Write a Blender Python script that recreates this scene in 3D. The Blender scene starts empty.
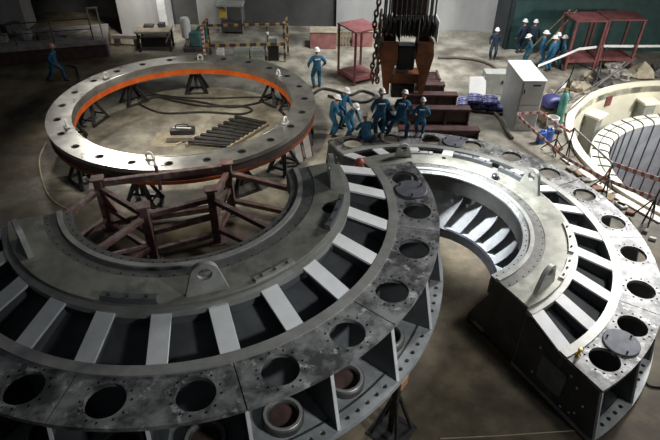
import bpy, bmesh, math, random
from mathutils import Vector, Matrix
random.seed(7)
PI = math.pi
S = bpy.context.scene
COL = S.collection
sin, cos, rad = math.sin, math.cos, math.radians

# ------------------------------------------------------------------ camera
F = 559.7; PIT = .643; ROLL = .014; CH = 10.6
FW = Vector((0, cos(PIT), -sin(PIT)))
r0 = Vector((1, 0, 0)); u0 = r0.cross(FW)
RT = r0*cos(ROLL) + u0*sin(ROLL)
UP = u0*cos(ROLL) - r0*sin(ROLL)
cd = bpy.data.cameras.new('camera'); cam = bpy.data.objects.new('camera', cd); COL.objects.link(cam)
cd.sensor_width = 36; cd.lens = F/660*36; cd.clip_end = 200
m = Matrix((RT, UP, -FW)).transposed().to_4x4(); m.translation = Vector((0, 0, CH))
cam.matrix_world = m
S.camera = cam

def G(x, y, z=0.0):
    """place on the level z seen at a spot of the photograph (used to measure positions)"""
    d = FW + RT*((x-330)/F) - UP*((y-220)/F)
    t = (z-CH)/d.z
    return Vector((d.x*t, d.y*t, z))

# ------------------------------------------------------------------ materials
MATS = {}
def mat(name, c1, c2=None, rough=.6, metal=0., scale=3., lo=.4, hi=.62, detail=6., bump=0., stretch=None, rough2=None, c3=None, s3=.6, lo3=.5, hi3=.7):
    if name in MATS: return MATS[name]
    M = bpy.data.materials.new(name); M.use_nodes = True
    nt = M.node_tree; b = nt.nodes['Principled BSDF']
    b.inputs['Roughness'].default_value = rough; b.inputs['Metallic'].default_value = metal
    c2 = c2 or tuple(v*.72 for v in c1)
    tc = nt.nodes.new('ShaderNodeTexCoord'); mp = nt.nodes.new('ShaderNodeMapping')
    nt.links.new(tc.outputs['Object'], mp.inputs['Vector'])
    if stretch: mp.inputs['Scale'].default_value = stretch
    n = nt.nodes.new('ShaderNodeTexNoise'); n.inputs['Scale'].default_value = scale; n.inputs['Detail'].default_value = detail; n.inputs['Roughness'].default_value = .62
    nt.links.new(mp.outputs[0], n.inputs['Vector'])
    r = nt.nodes.new('ShaderNodeValToRGB')
    r.color_ramp.elements[0].position = lo; r.color_ramp.elements[1].position = hi
    r.color_ramp.elements[0].color = (*c2, 1); r.color_ramp.elements[1].color = (*c1, 1)
    nt.links.new(n.outputs['Fac'], r.inputs[0])
    out = r.outputs[0]
    if c3:
        n3 = nt.nodes.new('ShaderNodeTexNoise'); n3.inputs['Scale'].default_value = s3; n3.inputs['Detail'].default_value = 10; n3.inputs['Roughness'].default_value = .68
        nt.links.new(mp.outputs[0], n3.inputs['Vector'])
        mr = nt.nodes.new('ShaderNodeMapRange'); mr.inputs[1].default_value = lo3; mr.inputs[2].default_value = hi3
        nt.links.new(n3.outputs['Fac'], mr.inputs[0])
        mx = nt.nodes.new('ShaderNodeMixRGB'); nt.links.new(mr.outputs[0], mx.inputs[0])
        nt.links.new(out, mx.inputs[1]); mx.inputs[2].default_value = (*c3, 1); out = mx.outputs[0]
    nt.links.new(out, b.inputs['Base Color'])
    if rough2 is not None:
        mr = nt.nodes.new('ShaderNodeMapRange'); mr.inputs[3].default_value = rough; mr.inputs[4].default_value = rough2
        nt.links.new(n.outputs['Fac'], mr.inputs[0]); nt.links.new(mr.outputs[0], b.inputs['Roughness'])
    if bump:
        bp = nt.nodes.new('ShaderNodeBump'); bp.inputs['Strength'].default_value = bump; bp.inputs['Distance'].default_value = .03
        nt.links.new(n.outputs['Fac'], bp.inputs['Height']); nt.links.new(bp.outputs[0], b.inputs['Normal'])
    MATS[name] = M
    return M

def stripes(name, ca, cb, period, rough=.5, axis=(1, 0, 0), thr=.5):
    M = bpy.data.materials.new(name); M.use_nodes = True; nt = M.node_tree; b = nt.nodes['Principled BSDF']
    b.inputs['Roughness'].default_value = rough
    uv = nt.nodes.new('ShaderNodeUVMap')
    sx = nt.nodes.new('ShaderNodeSeparateXYZ'); nt.links.new(uv.outputs[0], sx.inputs[0])
    a = nt.nodes.new('ShaderNodeMath'); a.operation = 'DIVIDE'; a.inputs[1].default_value = period; nt.links.new(sx.outputs[0], a.inputs[0])
    f = nt.nodes.new('ShaderNodeMath'); f.operation = 'FRACT'; nt.links.new(a.outputs[0], f.inputs[0])
    g = nt.nodes.new('ShaderNodeMath'); g.operation = 'GREATER_THAN'; g.inputs[1].default_value = thr; nt.links.new(f.outputs[0], g.inputs[0])
    mx = nt.nodes.new('ShaderNodeMixRGB'); mx.inputs[1].default_value = (*ca, 1); mx.inputs[2].default_value = (*cb, 1)
    nt.links.new(g.outputs[0], mx.inputs[0]); nt.links.new(mx.outputs[0], b.inputs['Base Color'])
    MATS[name] = M
    return M

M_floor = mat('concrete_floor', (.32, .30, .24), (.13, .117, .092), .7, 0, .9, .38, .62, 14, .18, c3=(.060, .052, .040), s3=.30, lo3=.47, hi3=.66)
def floor_brown_zones():  # multiplies the floor to a darker brown toward the front and the left
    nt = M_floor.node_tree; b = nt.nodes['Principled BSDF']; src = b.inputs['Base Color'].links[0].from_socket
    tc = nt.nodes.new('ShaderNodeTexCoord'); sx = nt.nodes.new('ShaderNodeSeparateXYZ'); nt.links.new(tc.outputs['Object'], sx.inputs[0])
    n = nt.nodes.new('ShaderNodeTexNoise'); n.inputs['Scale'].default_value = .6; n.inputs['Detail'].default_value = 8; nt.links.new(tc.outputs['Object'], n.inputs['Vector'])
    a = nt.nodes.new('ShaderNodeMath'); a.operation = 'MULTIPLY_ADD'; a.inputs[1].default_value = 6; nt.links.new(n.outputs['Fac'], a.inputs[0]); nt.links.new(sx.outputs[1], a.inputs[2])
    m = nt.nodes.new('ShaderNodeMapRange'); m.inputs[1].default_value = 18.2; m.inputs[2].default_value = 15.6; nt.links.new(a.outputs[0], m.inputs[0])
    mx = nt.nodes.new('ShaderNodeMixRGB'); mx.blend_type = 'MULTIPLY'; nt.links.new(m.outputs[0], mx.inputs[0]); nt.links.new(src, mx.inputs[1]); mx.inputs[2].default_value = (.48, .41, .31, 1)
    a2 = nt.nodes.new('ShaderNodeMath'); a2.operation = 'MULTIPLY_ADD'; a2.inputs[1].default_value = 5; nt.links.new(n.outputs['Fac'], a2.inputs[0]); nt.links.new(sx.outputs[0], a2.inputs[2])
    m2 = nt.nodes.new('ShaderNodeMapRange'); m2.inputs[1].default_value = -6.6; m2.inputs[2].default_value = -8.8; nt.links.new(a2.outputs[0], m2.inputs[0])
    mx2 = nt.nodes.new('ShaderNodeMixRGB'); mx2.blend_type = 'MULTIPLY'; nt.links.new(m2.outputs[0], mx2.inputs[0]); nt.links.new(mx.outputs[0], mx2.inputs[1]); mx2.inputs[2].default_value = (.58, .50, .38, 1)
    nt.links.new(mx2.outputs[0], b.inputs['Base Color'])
floor_brown_zones()
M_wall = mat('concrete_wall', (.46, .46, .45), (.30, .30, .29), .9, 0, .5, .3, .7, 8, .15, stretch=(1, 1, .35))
M_shadewall = mat('shaded_concrete', (.10, .10, .095), (.05, .05, .05), .9, 0, .5, .3, .7, 8, .1)  # wall concrete again, with the dimness of the left side put into its colour
M_column = mat('column_concrete', (.42, .41, .39), (.27, .26, .25), .9, 0, .8, .35, .7, 8, .1, stretch=(1, 1, .3))
M_strip = mat('white_edge_paint', (.72, .72, .70), (.55, .55, .54), .7)
M_flange = mat('worn_machined_steel', (.34, .34, .335), (.085, .085, .085), .40, .35, 3.0, .40, .62, 14, .06, rough2=.6, c3=(.58, .58, .57), s3=4.5, lo3=.57, hi3=.66)
M_lip = mat('lip_steel', (.44, .44, .41), (.31, .31, .28), .45, .35, 3, .35, .65, 8)
M_annulus = mat('grey_green_steel', (.37, .37, .32), (.22, .22, .185), .45, .4, 1.7, .36, .64, 11, .05, c3=(.12, .12, .10), s3=1.1, lo3=.53, hi3=.72)
M_dark_flange = mat('dark_bolting_steel', (.20, .20, .19), (.11, .11, .105), .5, .45, 2.5, .35, .65, 8)
M_light_ring = mat('bright_ring_steel', (.50, .50, .47), (.36, .36, .33), .4, .4, 3)
M_spoke = mat('pale_primer_steel', (.84, .85, .84), (.68, .69, .68), .5, .05, 2.5, .3, .7, 8)
M_web = mat('dark_painted_steel', (.12, .13, .14), (.08, .085, .09), .55, .1, 2., .35, .65)
M_gusset = mat('gusset_steel', (.085, .09, .095), (.055, .058, .06), .5, .2, 2.)
M_edge = mat('bare_edge_steel', (.80, .81, .81), (.66, .67, .67), .5, .1)
M_low = mat('lower_flange_steel', (.40, .42, .42), (.25, .265, .265), .5, .2, 2.5)
M_lid = mat('blue_grey_lid', (.15, .16, .19), (.10, .105, .12), .6, .2, 4, c3=(.28, .28, .28), s3=6, lo3=.62, hi3=.75)
M_vane = mat('vane_steel', (.56, .58, .60), (.40, .42, .44), .33, .5, 1.5)
M_rim = mat('rim_blue_black', (.035, .04, .06), (.02, .022, .03), .35, .3)
M_liner_in = mat('inner_wall_steel', (.12, .12, .118), (.075, .075, .075), .5, .3, 1.5)
M_ring = mat('bright_turned_steel', (.47, .46, .43), (.30, .295, .28), .2, .75, 1.6, .38, .62, 10, 0, rough2=.4)
M_ring_side = mat('ring_side_paint', (.11, .085, .07), (.06, .05, .045), .5, .2)
M_orange = mat('orange_primer', (.85, .16, .02), (.62, .11, .015), .5, 0, 2)
M_black = mat('black_steel', (.03, .03, .03), (.015, .015, .015), .5, .2)
M_dkgrey = mat('dark_grey_steel', (.10, .095, .09), (.055, .05, .05), .55, .3)
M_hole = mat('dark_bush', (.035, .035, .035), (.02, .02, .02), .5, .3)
M_white = mat('white_paint', (.75, .75, .73), (.6, .6, .58), .5)
M_red = mat('red_oxide', (.25, .085, .075), (.13, .05, .045), .6, .1, 2.5, c3=(.30, .20, .17), s3=2, lo3=.58, hi3=.75)
M_rustframe = mat('rusty_frame_steel', (.20, .115, .105), (.10, .06, .055), .65, .15, 3, c3=(.32, .26, .23), s3=2, lo3=.52, hi3=.7)
M_beam = mat('dark_red_beam', (.095, .045, .042), (.05, .025, .025), .55, .1, 2.5, c3=(.22, .15, .14), s3=3, lo3=.6, hi3=.75)
M_rack = mat('rack_red_oxide', (.20, .062, .06), (.12, .04, .04), .6, .05, 2)
M_brown = mat('hook_orange_brown', (.22, .075, .022), (.10, .032, .012), .55, .1, 2.)
M_rope = mat('steel_rope', (.07, .065, .06), (.03, .03, .03), .6, .3, 14)
M_chain = mat('rusty_chain', (.22, .16, .11), (.10, .07, .05), .7, .2, 6)
M_cab = mat('cabinet_grey', (.47, .475, .455), (.42, .425, .41), .5, 0, 2)
M_cab_top = mat('cabinet_top_white', (.80, .80, .78), (.74, .74, .72), .5)
M_green = mat('dark_green_steel', (.026, .074, .069), (.017, .05, .046), .55, .05, 1.5)
M_green_end = mat('black_green_steel', (.02, .026, .03), (.012, .016, .018), .6, .05, 1.5)
M_greenrail = mat('pale_green_rail', (.34, .42, .38), (.22, .28, .25), .6, .05, 3)
M_cream = mat('cream_paint', (.74, .71, .58), (.60, .57, .44), .6, 0, 1.1, .3, .7, 7)
M_pilaster = mat('pilaster_grey', (.36, .365, .34), (.29, .295, .27), .6)
M_liner = mat('blue_grey_liner', (.36, .38, .42), (.27, .285, .32), .5, .1, 1.5)
M_rib = mat('liner_rib', (.075, .08, .09), (.05, .055, .06), .5, .1)
M_pitfloor = mat('pit_floor', (.33, .16, .09), (.18, .10, .07), .8, 0, 2)
M_wood = mat('timber', (.34, .25, .15), (.20, .145, .09), .8, 0, 3, stretch=(1, 5, 5))
M_dkwood = mat('dark_timber', (.10, .075, .055), (.055, .04, .03), .8, 0, 3)
M_plank = mat('pale_plank', (.70, .68, .62), (.52, .50, .45), .7, 0, 3)
M_blue = mat('blue_coverall', (.018, .145, .27), (.008, .055, .11), .8, 0, 7, .35, .65)
M_navy = mat('navy_coverall', (.012, .03, .06), (.008, .018, .035), .8, 0, 7)
M_teal = mat('teal_coverall', (.015, .10, .15), (.01, .055, .08), .8, 0, 7)
M_skin = mat('skin', (.42, .24, .16), (.36, .20, .13), .55, 0, 12)
M_eye = mat('eye_dark', (.02, .015, .012), None, .3)
M_hat = mat('white_hard_hat', (.80, .80, .78), (.74, .74, .72), .35)
M_redhat = mat('red_hard_hat', (.62, .17, .13), (.5, .13, .1), .35)
M_palered = mat('pale_pink_hard_hat', (.72, .38, .33), (.55, .16, .13), .35, 0, 9)
M_boot = mat('dark_boot', (.03, .028, .026), None, .6)
M_wboot = mat('white_boot', (.7, .7, .68), None, .6)
M_sack = mat('blue_sack', (.045, .05, .22), (.34, .34, .42), .45, 0, 6, .40, .50)
M_bluep = mat('blue_plastic', (.05, .16, .55), (.035, .10, .38), .35)
M_navyp = mat('navy_tarpaulin', (.035, .04, .17), (.02, .022, .09), .5, 0, 4)
M_tealm = mat('teal_machine', (.09, .22, .22), (.05, .13, .13), .5, .1, 3)
M_gcyl = mat('green_cylinder_paint', (.10, .33, .27), (.05, .2, .16), .4)
M_tan = mat('tan_board', (.33, .29, .21), (.22, .19, .135), .8)
M_debris = mat('rubble', (.36, .34, .30), (.13, .12, .11), .9, 0, 4, .4, .6)
M_slab = mat('slab_edge_grey', (.26, .24, .23), (.17, .155, .15), .8)
M_plat = mat('dark_maroon_steel', (.065, .03, .028), (.035, .018, .018), .7)
M_cable = mat('black_cable', (.022, .021, .02), None, .5)
M_hose = mat('brown_hose', (.10, .08, .06), None, .6)
M_ropey = mat('tan_rope', (.42, .36, .25), None, .8)
M_brass = mat('brass', (.75, .48, .12), (.6, .36, .08), .3, .8)
M_redbox = mat('red_plate', (.36, .15, .14), (.22, .09, .085), .7, 0, 2)
M_greybox = mat('pale_crate', (.33, .36, .33), (.22, .24, .22), .7, 0, 3)
M_yellow = mat('yellow_panel', (.65, .45, .06), (.5, .33, .04), .6)
M_bench = mat('bench_orange', (.48, .25, .13), (.30, .15, .08), .6)
M_hatch = mat('hatch_grey', (.21, .22, .22), (.15, .16, .16), .6, .1)
M_tape = stripes('red_white_tape', (.82, .76, .74), (.66, .16, .14), .30, .5, thr=.55)
M_wtape = mat('white_tape', (.82, .82, .80), (.72, .72, .7), .5)
M_hazard = stripes('yellow_black_stripes', (.30, .20, .07), (.05, .035, .03), .5, .5, thr=.38)
M_rwtape = stripes('red_white_post', (.70, .62, .55), (.42, .08, .06), .22, .5)

# ------------------------------------------------------------------ helpers
def finish(name, bm, material, parent=None, ang=32, smooth=True):
    bmesh.ops.recalc_face_normals(bm, faces=bm.faces[:])
    me = bpy.data.meshes.new(name); bm.to_mesh(me); bm.free()
    mats = material if isinstance(material, (list, tuple)) else [material]
    for q in mats: me.materials.append(q)
    if smooth:
        me.polygons.foreach_set('use_smooth', [True]*len(me.polygons))
        me.set_sharp_from_angle(angle=rad(ang))
    o = bpy.data.objects.new(name, me); COL.objects.link(o)
    if parent: o.parent = parent
    return o
def tag(o, label=None, cat=None, group=None, kind=None):
    if label: o['label'] = label
    if cat: o['category'] = cat
    if group: o['group'] = group
    if kind: o['kind'] = kind
    return o
def thing(name, label, cat, loc=(0, 0, 0), rz=0, group=None):
    o = bpy.data.objects.new(name, None); COL.objects.link(o)
    o.location = loc; o.rotation_euler = (0, 0, rz); o.empty_display_size = .2
    return tag(o, label, cat, group)
def copy_tree(o, parent=None):
    c = o.copy(); COL.objects.link(c)
    if parent: c.parent = parent
    for ch in list(o.children): copy_tree(ch, c)
    return c
def box(bm, c, s, rz=0, tilt=None):
    M = Matrix.Translation(c) @ (Matrix.Rotation(rz, 4, 'Z'))
    if tilt: M = M @ tilt
    M = M @ Matrix.Diagonal((s[0], s[1], s[2], 1))
    return bmesh.ops.create_cube(bm, size=1, matrix=M)['verts']
def bbox(bm, c, s, rz=0, bev=.02, tilt=None, seg=1):
    vs = box(bm, c, s, rz, tilt)
    es = list({e for v in vs for e in v.link_edges})
    bmesh.ops.bevel(bm, geom=es, offset=bev, segments=seg, affect='EDGES', profile=.6)
def frame_of(p, q):
    d = (q-p).normalized()
    ref = Vector((0, 0, 1)) if abs(d.z) < .95 else Vector((0, 1, 0))
    sx = d.cross(ref).normalized(); sz = sx.cross(d).normalized()
    return d, sx, sz
def bar(bm, p, q, w, h, off=0, cham=True):
    """rectangular bar from p to q, w across, h high"""
    p = Vector(p); q = Vector(q); d, sx, sz = frame_of(p, q)
    c = min(w, h)*.08 if cham else 0
    if c:
        prof = [(-w/2+c, -h/2), (w/2-c, -h/2), (w/2, -h/2+c), (w/2, h/2-c), (w/2-c, h/2), (-w/2+c, h/2), (-w/2, h/2-c), (-w/2, -h/2+c)]
    else: prof = [(-w/2, -h/2), (w/2, -h/2), (w/2, h/2), (-w/2, h/2)]
    a = [bm.verts.new(p+sx*x+sz*(z+off)) for x, z in prof]; b = [bm.verts.new(q+sx*x+sz*(z+off)) for x, z in prof]
    n = len(prof)
    for i in range(n): bm.faces.new((a[i], a[(i+1) % n], b[(i+1) % n], b[i]))
    bm.faces.new(a[::-1]); bm.faces.new(b)
def tube(bm, pts, r, n=8, caps=True):
    pts = [Vector(p) for p in pts]; rings = []
    for i, p in enumerate(pts):
        a = pts[max(i-1, 0)]; b = pts[min(i+1, len(pts)-1)]
        d, sx, sz = frame_of(a, b)
        rr = r[i] if isinstance(r, (list, tuple)) else r
        if rings:
            sx = (lsx - d*lsx.dot(d)).normalized(); sz = sx.cross(d).normalized()
        lsx = sx
        rings.append([bm.verts.new(p+(sx*cos(2*PI*k/n)+sz*sin(2*PI*k/n))*rr) for k in range(n)])
    for A, B in zip(rings, rings[1:]):
        for k in range(n): bm.faces.new((A[k], A[(k+1) % n], B[(k+1) % n], B[k]))
    if caps: bm.faces.new(rings[0][::-1]); bm.faces.new(rings[-1])
def spline(pts, k=6):
    P = [Vector(p) for p in pts]; out = []
    for i in range(len(P)-1):
        a = P[max(i-1, 0)]; b = P[i]; c = P[i+1]; d = P[min(i+2, len(P)-1)]
        for j in range(k):
            t = j/k
            out.append(.5*((2*b)+(c-a)*t+(2*a-5*b+4*c-d)*t*t+(3*b-a-3*c+d)*t**3))
    return out+[P[-1]]
def lathe(bm, prof, n=24, c=(0, 0, 0), M=None):
    """closed turn of an (r,z) profile"""
    c = Vector(c); rings = []
    for r, z in prof:
        if r < 1e-5: rings.append([bm.verts.new(c+Vector((0, 0, z)))])
        else: rings.append([bm.verts.new(c+Vector((r*cos(2*PI*k/n), r*sin(2*PI*k/n), z))) for k in range(n)])
    for A, B in zip(rings, rings[1:]):
        for k in range(n):
            k2 = (k+1) % n
            if len(A) == 1 and len(B) == 1: continue
            if len(A) == 1: bm.faces.new((A[0], B[k], B[k2]))
            elif len(B) == 1: bm.faces.new((A[k], B[0], A[k2]))
            else: bm.faces.new((A[k], A[k2], B[k2], B[k]))
    if M is not None: bmesh.ops.transform(bm, matrix=M, verts=[v for R_ in rings for v in R_])
def arcpts(r, a0, a1, n): return [(r*cos(rad(a0+(a1-a0)*i/n)), r*sin(rad(a0+(a1-a0)*i/n))) for i in range(n+1)]
def sector(ra, rb, a0, a1, n): return arcpts(rb, a0, a1, n)+arcpts(ra, a1, a0, n)
def circ(cx, cy, r, n=20): return [(cx+r*cos(2*PI*k/n), cy+r*sin(2*PI*k/n)) for k in range(n)]
def plate(bm, outer, holes, z0, z1):
    """flat plate of any outline with real holes, between z0 and z1"""
    T = []; E = []
    for lp in [outer]+list(holes):
        vs = [bm.verts.new((x, y, z1)) for x, y in lp]; T.append(vs)
        for i in range(len(vs)): E.append(bm.edges.new((vs[i], vs[(i+1) % len(vs)])))
    res = bmesh.ops.triangle_fill(bm, use_beauty=True, use_dissolve=False, edges=E, normal=(0, 0, 1))
    faces = [g for g in res['geom'] if isinstance(g, bmesh.types.BMFace)]
    mp = {}
    for vs in T:
        for v in vs: mp[v] = bm.verts.new((v.co.x, v.co.y, z0))
    for f in faces:
        bm.faces.new([mp[v] for v in reversed(f.verts)])
    for vs in T:
        for i in range(len(vs)):
            a, b = vs[i], vs[(i+1) % len(vs)]
            bm.faces.new((a, mp[a], mp[b], b))
def arcring(bm, ra, rb, z0, z1, a0, a1, n=90):
    plate(bm, sector(ra, rb, a0, a1, n), [], z0, z1)
def vplate(bm, ang, poly, th):
    """upright plate in the radial plane at angle ang; poly of (r,z)"""
    a = rad(ang); d = Vector((cos(a), sin(a), 0)); s = Vector((-sin(a), cos(a), 0))*th/2
    A = [bm.verts.new(d*r+Vector((0, 0, z))+s) for r, z in poly]; B = [bm.verts.new(d*r+Vector((0, 0, z))-s) for r, z in poly]
    n = len(poly); bm.faces.new(A); bm.faces.new(B[::-1])
    for i in range(n): bm.faces.new((A[i], A[(i+1) % n], B[(i+1) % n], B[i]))
def pol(r, a, z=0): return Vector((r*cos(rad(a)), r*sin(rad(a)), z))
def ribbon(bm, pts, w, th=.006, vertical=True):
    """tape of width w with metres along it stored as UV"""
    uvl = bm.loops.layers.uv.verify()
    pts = [Vector(p) for p in pts]; L = 0; rows = []
    for i, p in enumerate(pts):
        if i: L += (p-pts[i-1]).length
        d, sx, sz = frame_of(pts[max(i-1, 0)], pts[min(i+1, len(pts)-1)])
        k = sx*th; up = sz*w/2
        rows.append(([bm.verts.new(p+k+up), bm.verts.new(p+k-up), bm.verts.new(p-k-up), bm.verts.new(p-k+up)], L))
    for (A, la), (B, lb) in zip(rows, rows[1:]):
        for k in range(4):
            f = bm.faces.new((A[k], A[(k+1) % 4], B[(k+1) % 4], B[k]))
            for lp, u in zip(f.loops, (la, la, lb, lb)): lp[uvl].uv = (u, 0)
    bm.faces.new(rows[0][0]); bm.faces.new(rows[-1][0][::-1])
def sbar(bm, p, q, w, h):
    """square bar with metres along it stored as UV (for painted stripes)"""
    uvl = bm.loops.layers.uv.verify(); p = Vector(p); q = Vector(q); d, sx, sz = frame_of(p, q); L = (q-p).length
    prof = [(-w/2, -h/2), (w/2, -h/2), (w/2, h/2), (-w/2, h/2)]
    a = [bm.verts.new(p+sx*x+sz*z) for x, z in prof]; b = [bm.verts.new(q+sx*x+sz*z) for x, z in prof]
    for i in range(4):
        f = bm.faces.new((a[i], a[(i+1) % 4], b[(i+1) % 4], b[i]))
        for lp, u in zip(f.loops, (0, 0, L, L)): lp[uvl].uv = (u, 0)
    bm.faces.new(a[::-1]); bm.faces.new(b)
NB = bmesh.new
M_cone = mat('slot_cone_steel', (.115, .12, .125), (.075, .08, .085), .5, .2, 1.5)
M_bore = mat('rusty_bore_face', (.13, .07, .055), (.06, .04, .035), .6, .1, 4)
M_outband = mat('faded_red_orange', (.30, .065, .018), (.12, .035, .018), .55, 0, 1.2, .4, .6)
# ------------------------------------------------------------------ turbine cover halves
RO, RH, LO, LI, AO, AI = 5.61, 5.14, 4.71, 4.51, 3.63, 2.33
HB = 1.5                                        # flange top above the foot of the part
ZA_ = HB+.40                                    # inner plate stands .4 above the outer flange
def lug_mesh(bm, r, ang, s=1.0):
    """lifting lug: rounded trapezoid plate with an eye, set square to the radius"""
    out = [(-.34*s, 0)]
    for i in range(9):
        a = PI-.35-(PI-.7)*i/8
        out.append((.215*s*cos(a), .40*s+.20*s*sin(a)))
    out.append((.34*s, 0))
    hole = [(.115*s*cos(2*PI*k/18), .40*s+.115*s*sin(2*PI*k/18)) for k in range(18)]
    k0 = len(bm.verts)
    b2 = NB(); plate(b2, out, [hole], -.05, .05)
    M = Matrix.Translation(pol(r, ang, ZA_-.02)) @ Matrix.Rotation(rad(ang+90), 4, 'Z') @ Matrix.Rotation(PI/2, 4, 'X')
    bmesh.ops.transform(b2, matrix=M, verts=b2.verts[:])
    me = bpy.data.meshes.new('t'); b2.to_mesh(me); b2.free(); bm.from_mesh(me); bpy.data.meshes.remove(me)

def cover_half(name, label, loc, rz, vanes, bars, spot):
    t = thing(name, label, 'turbine part', loc, rz, None)
    # outer flange in six bolted segments, each with two bores ringed by bolt holes
    for k in range(6):
        bm = NB(); holes = []
        for a in (30*k+7.5, 30*k+22.5):
            c = pol(RH, a); holes.append(circ(c.x, c.y, .315, 28))
            for j in range(12):
                b = 2*PI*(j+.25+.18*(j % 2))/12
                holes.append(circ(c.x+.385*cos(b), c.y+.385*sin(b), .026, 8))
        g = .11
        plate(bm, sector(LO-.03, RO, 30*k+g, 30*k+30-g, 20), holes, HB-.09, HB)
        finish('flange_segment', bm, M_flange, t)
    bm = NB(); arcring(bm, LI, LO, HB-.06, HB+.035, 0, 180, 100); finish('lip_ring', bm, M_lip, t)
    # spokes and their webs
    for k in range(13):
        a = 15*k; off = .17 if k == 0 else (-.17 if k == 12 else 0)
        a2 = a+math.degrees(off/4.1)
        p = pol(AO-.05, a+math.degrees(off/3.6), HB+.30); q = pol(LI+.03, a+math.degrees(off/4.5), HB-.0)
        bm = NB(); bar(bm, p, q, .34, .05, -.02); finish('spoke', bm, M_spoke, t)
        if 0 < k < 12:
            bm = NB(); vplate(bm, a2, [(AO-.03, HB+.25), (LI, HB-.06), (LI, .12), (AO-.03, .12)], .05); finish('web', bm, M_web, t)
    # inner plate with an opening, bolting flange, bright ring
    bm = NB(); c = pol(*spot[:2])
    plate(bm, sector(2.86, AO-.12, 0, 180, 80), [circ(c.x, c.y, spot[2], 22)], ZA_-.07, ZA_); finish('inner_plate', bm, M_annulus, t)
    bm = NB(); arcring(bm, AO-.14, AO+.02, HB+.19, HB+.31, 0, 180, 80); finish('ledge_ring', bm, M_lip, t)
    bm = NB(); hs = []
    for k in range(36):
        c = pol(2.80, 2.5+5*k); hs.append(circ(c.x, c.y, .022, 6))
    plate(bm, sector(2.60, 2.855, 0, 180, 80), hs, ZA_-.07, ZA_-.012); finish('bolting_flange', bm, M_dark_flange, t)
    bm = NB(); arcring(bm, 2.50, 2.60, ZA_-.07, ZA_+.03, 0, 180, 80); finish('bright_ring', bm, M_light_ring, t)
    bm = NB(); hs = []
    for k in range(36):
        c = pol(2.415, 2.5+5*k); hs.append(circ(c.x, c.y, .022, 6))
    plate(bm, sector(AI, 2.5, 0, 180, 80), hs, ZA_-.07, ZA_-.02); finish('inner_flange', bm, M_low if vanes else M_dark_flange, t)
    bm = NB(); arcring(bm, AI+.004, AI+.06, ZA_-.55, ZA_-.072, 0, 180, 80); finish('inner_wall', bm, M_liner_in, t)
    # walls and bottom plate inside
    bm = NB(); pr = [(LI+.04, HB-.46), (AO-.05, HB-.06), (AO-.05, HB-.10), (LI+.04, HB-.50)]; rows = []
    for k in range(81):
        rows.append([bm.verts.new(pol(r, 180*k/80, z)) for r, z in pr])
    for A_, B_ in zip(rows, rows[1:]):
        for i in range(4): bm.faces.new((A_[i], A_[(i+1) % 4], B_[(i+1) % 4], B_[i]))
    bm.faces.new(rows[0]); bm.faces.new(rows[-1][::-1]); finish('slot_cone', bm, M_cone, t)
    bm = NB(); arcring(bm, AO-.12, AO-.06, .12, HB+.18, 0, 180, 80); finish('mid_wall', bm, M_web, t)
    bm = NB(); arcring(bm, LI+.05, LO-.04, .12, HB-.07, 0, 180, 80); finish('outer_wall', bm, M_web, t)
    bm = NB(); hs = []; lst = []
    for k in range(12):
        
        for j in range(5):
            c = pol(5.70, 15*k+2.6+2.45*j); hs.append(circ(c.x, c.y, .052, 8))
    plate(bm, sector(AO-.12, 5.86, 0, 180, 120), hs, .0, .12); finish('lower_flange', bm, M_low, t)
    bm = NB(); arcring(bm, 5.53, 5.56, .12, .135, 0, 180, 100); finish('register_ring', bm, M_dkgrey, t)
    for k in range(12):
        c = pol(5.12, 7.5+15*k); bm = NB()
        lathe(bm, [(.25, .12), (.37, .12), (.37, .26), (.34, .29), (.28, .29), (.25, .26), (.25, .12)], 24, (c.x, c.y, 0))
        sc = finish('stem_collar', bm, M_dkgrey, t)
        bm = NB(); lathe(bm, [(0, .13), (.245, .13), (.245, .18), (.2, .19), (0, .175)], 20, (c.x, c.y, 0)); finish('bore_face', bm, M_bore, sc)
        bm = NB(); lathe(bm, [(.285, .29), (.335, .29), (.345, .295), (.335, .303), (.29, .303), (.285, .29)], 24, (c.x, c.y, 0)); finish('collar_rim', bm, M_lip, sc)
    for k in range(1, 12):
        bm = NB(); vplate(bm, 15*k, [(LO-.03, HB-.095), (5.55, HB-.095), (5.80, .125), (LO-.03, .125)], .045)
        g = finish('gusset', bm, M_gusset, t)
        bm = NB(); bar(bm, pol(5.565, 15*k, HB-.10), pol(5.815, 15*k, .13), .06, .025); finish('edge_strip', bm, M_edge, g)
    # end plates on the joint face
    for a, sg in ((0, 1), (180, -1)):
        sh = math.degrees(.035/4.5)*sg
        bm = NB(); vplate(bm, a+sh, [(LO-.2, HB-.10), (5.56, HB-.10), (5.82, .125), (AO-.05, .125), (AO-.05, HB+.18), (LI, HB-.08)], .06)
        e = finish('end_plate', bm, M_gusset, t)
        bm = NB(); bar(bm, pol(5.575, a+sh, HB-.10), pol(5.835, a+sh, .13), .09, .03); finish('edge_strip', bm, M_edge, e)
        # hatch cover, rounded
        bm = NB(); w, h, r_ = .34, .36, .1; out = []
        for cx, cy, s0 in ((w-r_, h-r_, 0), (-w+r_, h-r_, 90), (-w+r_, -h+r_, 180), (w-r_, -h+r_, 270)):
            out += [(cx+r_*cos(rad(s0+18*i)), cy+r_*sin(rad(s0+18*i))) for i in range(6)]
        plate(bm, out, [], 0, .02)
        M = Matrix.Translation(pol(4.55, a, .75)+Vector((0, 0.006*-1, 0))) @ Matrix.Rotation(PI/2, 4, 'X')
        bmesh.ops.transform(bm, matrix=M, verts=bm.verts[:]); finish('hatch', bm, M_hatch, e)
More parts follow.
